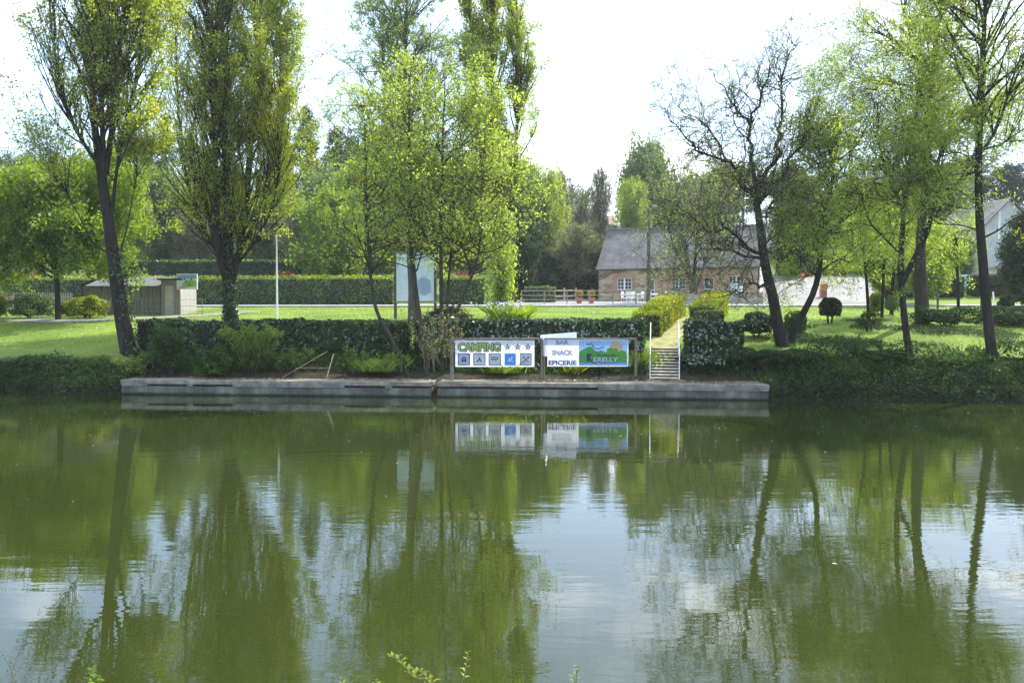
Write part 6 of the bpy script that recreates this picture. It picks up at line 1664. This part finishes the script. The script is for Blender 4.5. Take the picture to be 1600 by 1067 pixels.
# ------------------------------------------------------------------ background trees: one of each kind, then copies
def proto(name, bark, leafm, H, spread_, P, seed, lsize, aspect=.7, droop=0, stems=1, twig=None, t_r=.02):
    rng = np.random.default_rng(seed); lines = []
    for s_ in range(stems):
        a = rng.random() * 6.28; k = spread_ * (s_ > 0)
        lines.append(smooth_line([(0, 0, -.2), (math.cos(a) * k * .3, math.sin(a) * k * .3, H * .4), (math.cos(a) * k, math.sin(a) * k, H * .96)], [H * t_r, H * t_r * .7, .03], 10))
    return make_tree(name, 'x', lines, P, seed, M[bark], M[leafm], lsize=lsize, aspect=aspect, droop=droop, twig=M[twig] if twig else None)[0]
bigr = lambda t: .45 + .7 * np.sin(np.clip(t * .9 + .1, 0, 1) * math.pi) ** .6
protos = {
 'leafy': proto('broadleaf_tree', 'bark', 'l_far', 10, 1.5, dict(n1=4.2, t0=.16, a1=55, L1=3.3, r1=.08, levels=3, seg=[5, 4, 3], wig=[.14, .18, .2], trop=[.08, .03, 0], n=[7, 4.5], ang=[42, 42], ratio=[.5, .5], leaf=[5, 9, 10], spread=.3, prof=bigr), 201, .24, stems=3),
 'green': proto('broadleaf_tree', 'bark', 'l_green', 10, 1.5, dict(n1=4.2, t0=.12, a1=58, L1=3.1, r1=.08, levels=3, seg=[5, 4, 3], wig=[.14, .18, .2], trop=[.06, .03, 0], n=[7, 4.5], ang=[42, 42], ratio=[.5, .5], leaf=[5, 9, 10], spread=.28, prof=bigr), 202, .22, stems=3),
 'weeping': proto('weeping_willow', 'bark', 'l_alder', 10, 1.2, dict(n1=4, t0=.22, a1=48, L1=2.9, r1=.07, levels=3, seg=[6, 6, 8], wig=[.1, .1, .05], trop=[.02, -.18, -.5], n=[6, 4.5], ang=[40, 30], ratio=[.5, 1.2], leaf=[3, 6, 13], spread=.13, prof=bigr), 203, .17, .4, .8, 3),
 'bare': proto('bare_tree', 'bark', 'l_birch', 10, 1.5, dict(n1=3.6, t0=.2, a1=42, L1=2.9, r1=.07, levels=3, seg=[6, 5, 4], wig=[.14, .18, .2], trop=[.08, .05, .02], n=[8, 7], ang=[38, 38], ratio=[.5, .5], leaf=[0, .4, 1.0], spread=.15, prof=bigr, rmin=.013), 204, .13, stems=3, twig='twig'),
 'spruce': proto('spruce_tree', 'bark_black', 'l_conifer', 12, 0, dict(n1=13, t0=.08, a1=88, a1v=6, L1=3.0, r1=.05, levels=2, seg=[6, 4], wig=[.05, .1], trop=[-.05, -.08], n=[9], ang=[50], ratio=[.3], leaf=[22, 9], spread=.14, prof=lambda t: 1.05 - .98 * t), 205, .28, .3, .3),
 'pine': proto('pine_tree', 'bark_black', 'l_conifer', 12, 1.0, dict(n1=3.8, t0=.45, a1=70, a1v=12, L1=3.2, r1=.07, levels=3, seg=[5, 4, 3], wig=[.14, .2, .2], trop=[.05, .06, .1], n=[7, 4], ang=[45, 40], ratio=[.45, .5], leaf=[1, 8, 14], spread=.22, prof=bigr), 206, .26, .35),
 'dark': proto('evergreen_tree', 'bark_black', 'l_dark', 9, 1.0, dict(n1=6, t0=.04, a1=60, L1=2.5, r1=.06, levels=3, seg=[5, 4, 3], wig=[.12, .18, .2], trop=[.05, .03, 0], n=[7, 4], ang=[42, 42], ratio=[.5, .5], leaf=[6, 10, 11], spread=.24, prof=bigr), 207, .22, stems=3),
}
HT = {'leafy': 11.5, 'green': 11.5, 'weeping': 11.0, 'bare': 12, 'spruce': 12.0, 'pine': 13, 'dark': 10.3}
LB = {'leafy': 'pale green leafy tree', 'green': 'fresh green bushy tree', 'weeping': 'yellow green weeping tree', 'bare': 'thin brownish almost bare tree', 'spruce': 'dark pointed spruce', 'pine': 'dark flat topped pine', 'dark': 'dark dense evergreen'}
WH = {'leafy': 9.0, 'green': 8.6, 'weeping': 8.5, 'bare': 8, 'spruce': 6, 'pine': 8, 'dark': 7}
used = set()
def place(kind, px, y, top_py, w_px, where, rz=None, dz=0):
    o = protos[kind] if kind not in used else copy_tree(protos[kind])
    used.add(kind)
    g = On(px, y); g.z += dz; h = Pp(px, top_py, y).z - g.z
    s = h / HT[kind]; w = w_px / FP * y / WH[kind]
    o.location = g; o.scale = (w, w, s); o.rotation_euler.z = rz if rz is not None else (px * 1.7) % 6.28
    tag(o, LB[kind] + ' ' + where, 'tree', 'trees of the far bank background')
# left wood, far to near
for a in [
 ('pine', -10, 150, 235, 90, 'on the far skyline at the left edge'),
 ('pine', 40, 155, 240, 80, 'on the far skyline just right of the left edge'),
 ('spruce', 92, 150, 236, 60, 'on the skyline above the maple on the lawn'),
 ('pine', 145, 140, 250, 90, 'on the skyline behind the leaning poplar trunk'),
 ('dark', 205, 135, 215, 80, 'on the skyline just right of the leaning poplar trunk'),
 ('spruce', 262, 118, 172, 120, 'between the two big left poplars'),
 ('spruce', 300, 122, 205, 80, 'hidden partly by the second poplar, left side'),
 ('spruce', 482, 105, 160, 125, 'standing tall right of the second poplar'),
 ('spruce', 525, 112, 195, 120, 'second dark spire right of the second poplar'),
 ('spruce', 446, 118, 190, 110, 'peeping out at the right flank of the second poplar'),
 ('pine', 560, 120, 205, 100, 'behind the leaning first alder crown'),
 ('leafy', 10, 118, 290, 150, 'filling the slope at the left edge'),
 ('bare', 70, 112, 290, 130, 'on the slope behind the maple'),
 ('leafy', 140, 105, 262, 150, 'on the slope behind the leaning poplar'),
 ('weeping', 205, 88, 255, 110, 'hanging behind the shed roof'),
 ('leafy', 262, 92, 268, 130, 'on the slope between the two big poplars'),
 ('bare', 240, 100, 300, 120, 'low on the slope above the shed'),
 ('bare', 300, 90, 330, 130, 'just left of the second poplar trunk'),
 ('leafy', 330, 105, 262, 130, 'behind the second poplar trunk'),
 ('leafy', 420, 98, 290, 140, 'right behind the flagpole'),
 ('bare', 470, 92, 315, 120, 'above the dark terrace hedge'),
 ('leafy', 520, 90, 270, 130, 'left of the alder crowns'),
 ('green', 515, 76, 300, 120, 'bright in front of the spruces left of the alders'),
 ('green', 590, 84, 255, 140, 'behind the first alder'),
 ('leafy', 660, 88, 240, 150, 'behind the thickest alder'),
 ('green', 735, 86, 255, 140, 'behind the crooked alder'),
 ('leafy', 800, 82, 250, 110, 'right of the columnar poplar'),
 ('weeping', 848, 84, 255, 88, 'drooping over the dark hedge left of the cottage'),
 ('dark', 805, 72, 362, 70, 'low and spreading beside the dark hedge'),
 ('bare', 872, 106, 258, 90, 'left of the brown roofed hillside house'),
 ('bare', 915, 112, 285, 90, 'above the brown roofed hillside house'),
 ('bare', 935, 104, 252, 60, 'slim, behind the cottage chimney'),
 ('bare', 895, 80, 345, 110, 'low, spreading over the hedge left of the cottage'),
 ('weeping', 985, 92, 278, 72, 'glowing behind the cottage ridge'),
 ('leafy', 1003, 108, 222, 90, 'with an open round crown behind the cottage'),
 ('dark', 1030, 100, 335, 90, 'low behind the cottage roof'),
 ('bare', 1060, 96, 262, 110, 'behind the cottage roof left of the corkscrew willow'),
 ('leafy', 1095, 102, 272, 110, 'seen through the corkscrew willow limbs'),
 ('bare', 1130, 98, 258, 110, 'close behind the corkscrew willow crown'),
 ('pine', 1160, 112, 255, 90, 'beyond the corkscrew willow trunk'),
 ('leafy', 1240, 100, 262, 110, 'right of the corkscrew willow trunk'),
 ('dark', 1236, 78, 352, 62, 'tiered and dark at the cottage gable'),
 ('dark', 1258, 98, 372, 60, 'small, above the no entry sign'),
 ('leafy', 1300, 106, 300, 130, 'behind the bowed willow trunk'),
 ('green', 1345, 108, 290, 140, 'behind the yard'),
 ('green', 1395, 84, 285, 120, 'behind the gate pillar'),
 ('leafy', 1318, 90, 345, 110, 'standing just behind the yard hedge'),
 ('green', 1262, 92, 352, 80, 'peeping over the left end of the yard hedge'),
 ('leafy', 1450, 100, 260, 130, 'behind the forked willow'),
 ('pine', 1490, 112, 250, 90, 'above the lower pale house'),
 ('pine', 1560, 108, 262, 100, 'rising behind the pointed gable'),
 ('pine', 1620, 110, 262, 100, 'at the right edge skyline'),
 ('leafy', 1500, 68, 372, 60, 'in front of the lower pale house'),
 ('green', 1440, 60, 345, 100, 'between the forked willow and the road'),
 ('green', 1385, 57, 345, 80, 'beside the road behind the saplings'),
 ('dark', 1604, 54, 325, 84, 'cut off by the right edge'),
 ('leafy', -70, 105, 260, 160, 'just outside the left edge'),
 ('leafy', 1690, 80, 200, 150, 'just outside the right edge'),
]: place(*a)
# low background thickets on the slope so that no bare hillside shows
if HAZE:
    m = bpy.data.materials.new('thin air haze'); n_, l_ = nodes(m); n_.remove(n_['Principled BSDF'])
    v = n_.new('ShaderNodeVolumePrincipled'); v.inputs['Density'].default_value = HAZE; v.inputs['Color'].default_value = (.93, .96, 1, 1); v.inputs['Anisotropy'].default_value = .3
    l_.new(v.outputs[0], n_['Material Output'].inputs['Volume'])
    k = MB(); k.box(-140, 140, -20, 175, -2.4, 52); ob = k.build('haze', m); tag(ob, kind='stuff')
# ------------------------------------------------------------------ near bank shoots at the bottom of the picture
def shoot(label, pts, y, seed, nl, ls, leafm='l_yellow', r=.003, t0=.2):
    q = px_line(pts, y, [r, r * .6], 10, anchor=False)
    g = q[0][0]; base = np.array([g[0], g[1], gh(g[0], g[1]) - .02])
    m = (base + q[0][0]) / 2 + [.02, 0, 0]
    line = smooth_line([base, m] + [list(p) for p in q[0][::3]], [r * 1.6] * 2 + list(q[1][::3]), 16)
    rng = np.random.default_rng(seed)
    root = empty('leafy_shoot', base, 0, label, 'plant')
    V, F = tubes((line[0] - base)[None], line[1][None], 6)
    link_mesh('stem', np_mesh('stem', V, F, True), M['twig'], root)
    Q = line[0]; n = nl
    t = (.55 + .45 * np.linspace(0, 1, n)) * (len(Q) - 1.01); i = t.astype(int); f = (t - i)[:, None]
    c = Q[i] * (1 - f) + Q[i + 1] * f - base
    Vs, Fs = [], []
    for k in range(n):
        a = k * 2.4 + rng.normal() * .3; dd = np.array([math.cos(a), math.sin(a) * .8, .55 + .2 * rng.normal()]); dd /= np.linalg.norm(dd)
        sd = np.cross(dd, [0, 0, 1]); sd /= np.linalg.norm(sd); nn = np.cross(sd, dd); L = ls * (.7 + .5 * rng.random()) * (1 - .4 * k / n)
        w = L * .38
        o = len(Vs) 
        P = [c[k], c[k] + dd * L * .3 + sd * w * .5 + nn * w * .12, c[k] + dd * L * .65 + sd * w * .42 + nn * w * .1, c[k] + dd * L - nn * L * .12, c[k] + dd * L * .65 - sd * w * .42 + nn * w * .1, c[k] + dd * L * .3 - sd * w * .5 + nn * w * .12, c[k] + dd * L * .5]
        Vs += P; Fs += [(o, o + 1, o + 6), (o + 1, o + 2, o + 6), (o + 2, o + 3, o + 6), (o + 3, o + 4, o + 6), (o + 4, o + 5, o + 6), (o + 5, o, o + 6)]
    link_mesh('leaves', np_mesh('leaves', np.array(Vs), np.array(Fs), True), M[leafm], root)
shoot('leafy yellow green shoot curving left at the bottom centre', [(668, 1075), (650, 1062), (640, 1045), (622, 1030), (610, 1022)], 2.9, 1, 22, .035)
shoot('shorter leafy shoot just right of the curving one at the bottom', [(680, 1075), (672, 1066), (662, 1052), (652, 1046)], 2.9, 2, 16, .032)
shoot('upright slender leafy shoot near the bottom centre', [(722, 1078), (726, 1055), (729, 1035), (731, 1018)], 2.9, 3, 14, .024)
shoot('small bright green shoot at the bottom left', [(150, 1080), (146, 1062), (143, 1045)], 2.9, 4, 18, .036, 'l_green')
shoot('little leafy sprig alone at the bottom right of centre', [(900, 1082), (900, 1062), (902, 1040)], 2.9, 5, 13, .034, 'l_green')
shoot('tiny sprig tip at the bottom left of centre', [(534, 1085), (534, 1070), (535, 1058)], 2.9, 6, 9, .024)
shoot('tiny sprig tip right of the first tiny one at the bottom', [(586, 1085), (588, 1072), (587, 1061)], 2.9, 7, 8, .024)
shoot('dark bare curved stem at the bottom left corner', [(22, 1080), (20, 1050), (12, 1032), (2, 1018)], 2.9, 8, 16, .014, 'l_dark')
shoot('thin dark reed tip standing at the bottom right', [(1136, 1080), (1134, 1055), (1131, 1026)], 2.9, 9, 6, .012, 'l_dark', .002)

print('objects', len(bpy.data.objects), 'polys', sum(len(o.data.polygons) for o in bpy.data.objects if o.type == 'MESH'), 'unique', sum(len(m.polygons) for m in bpy.data.meshes))
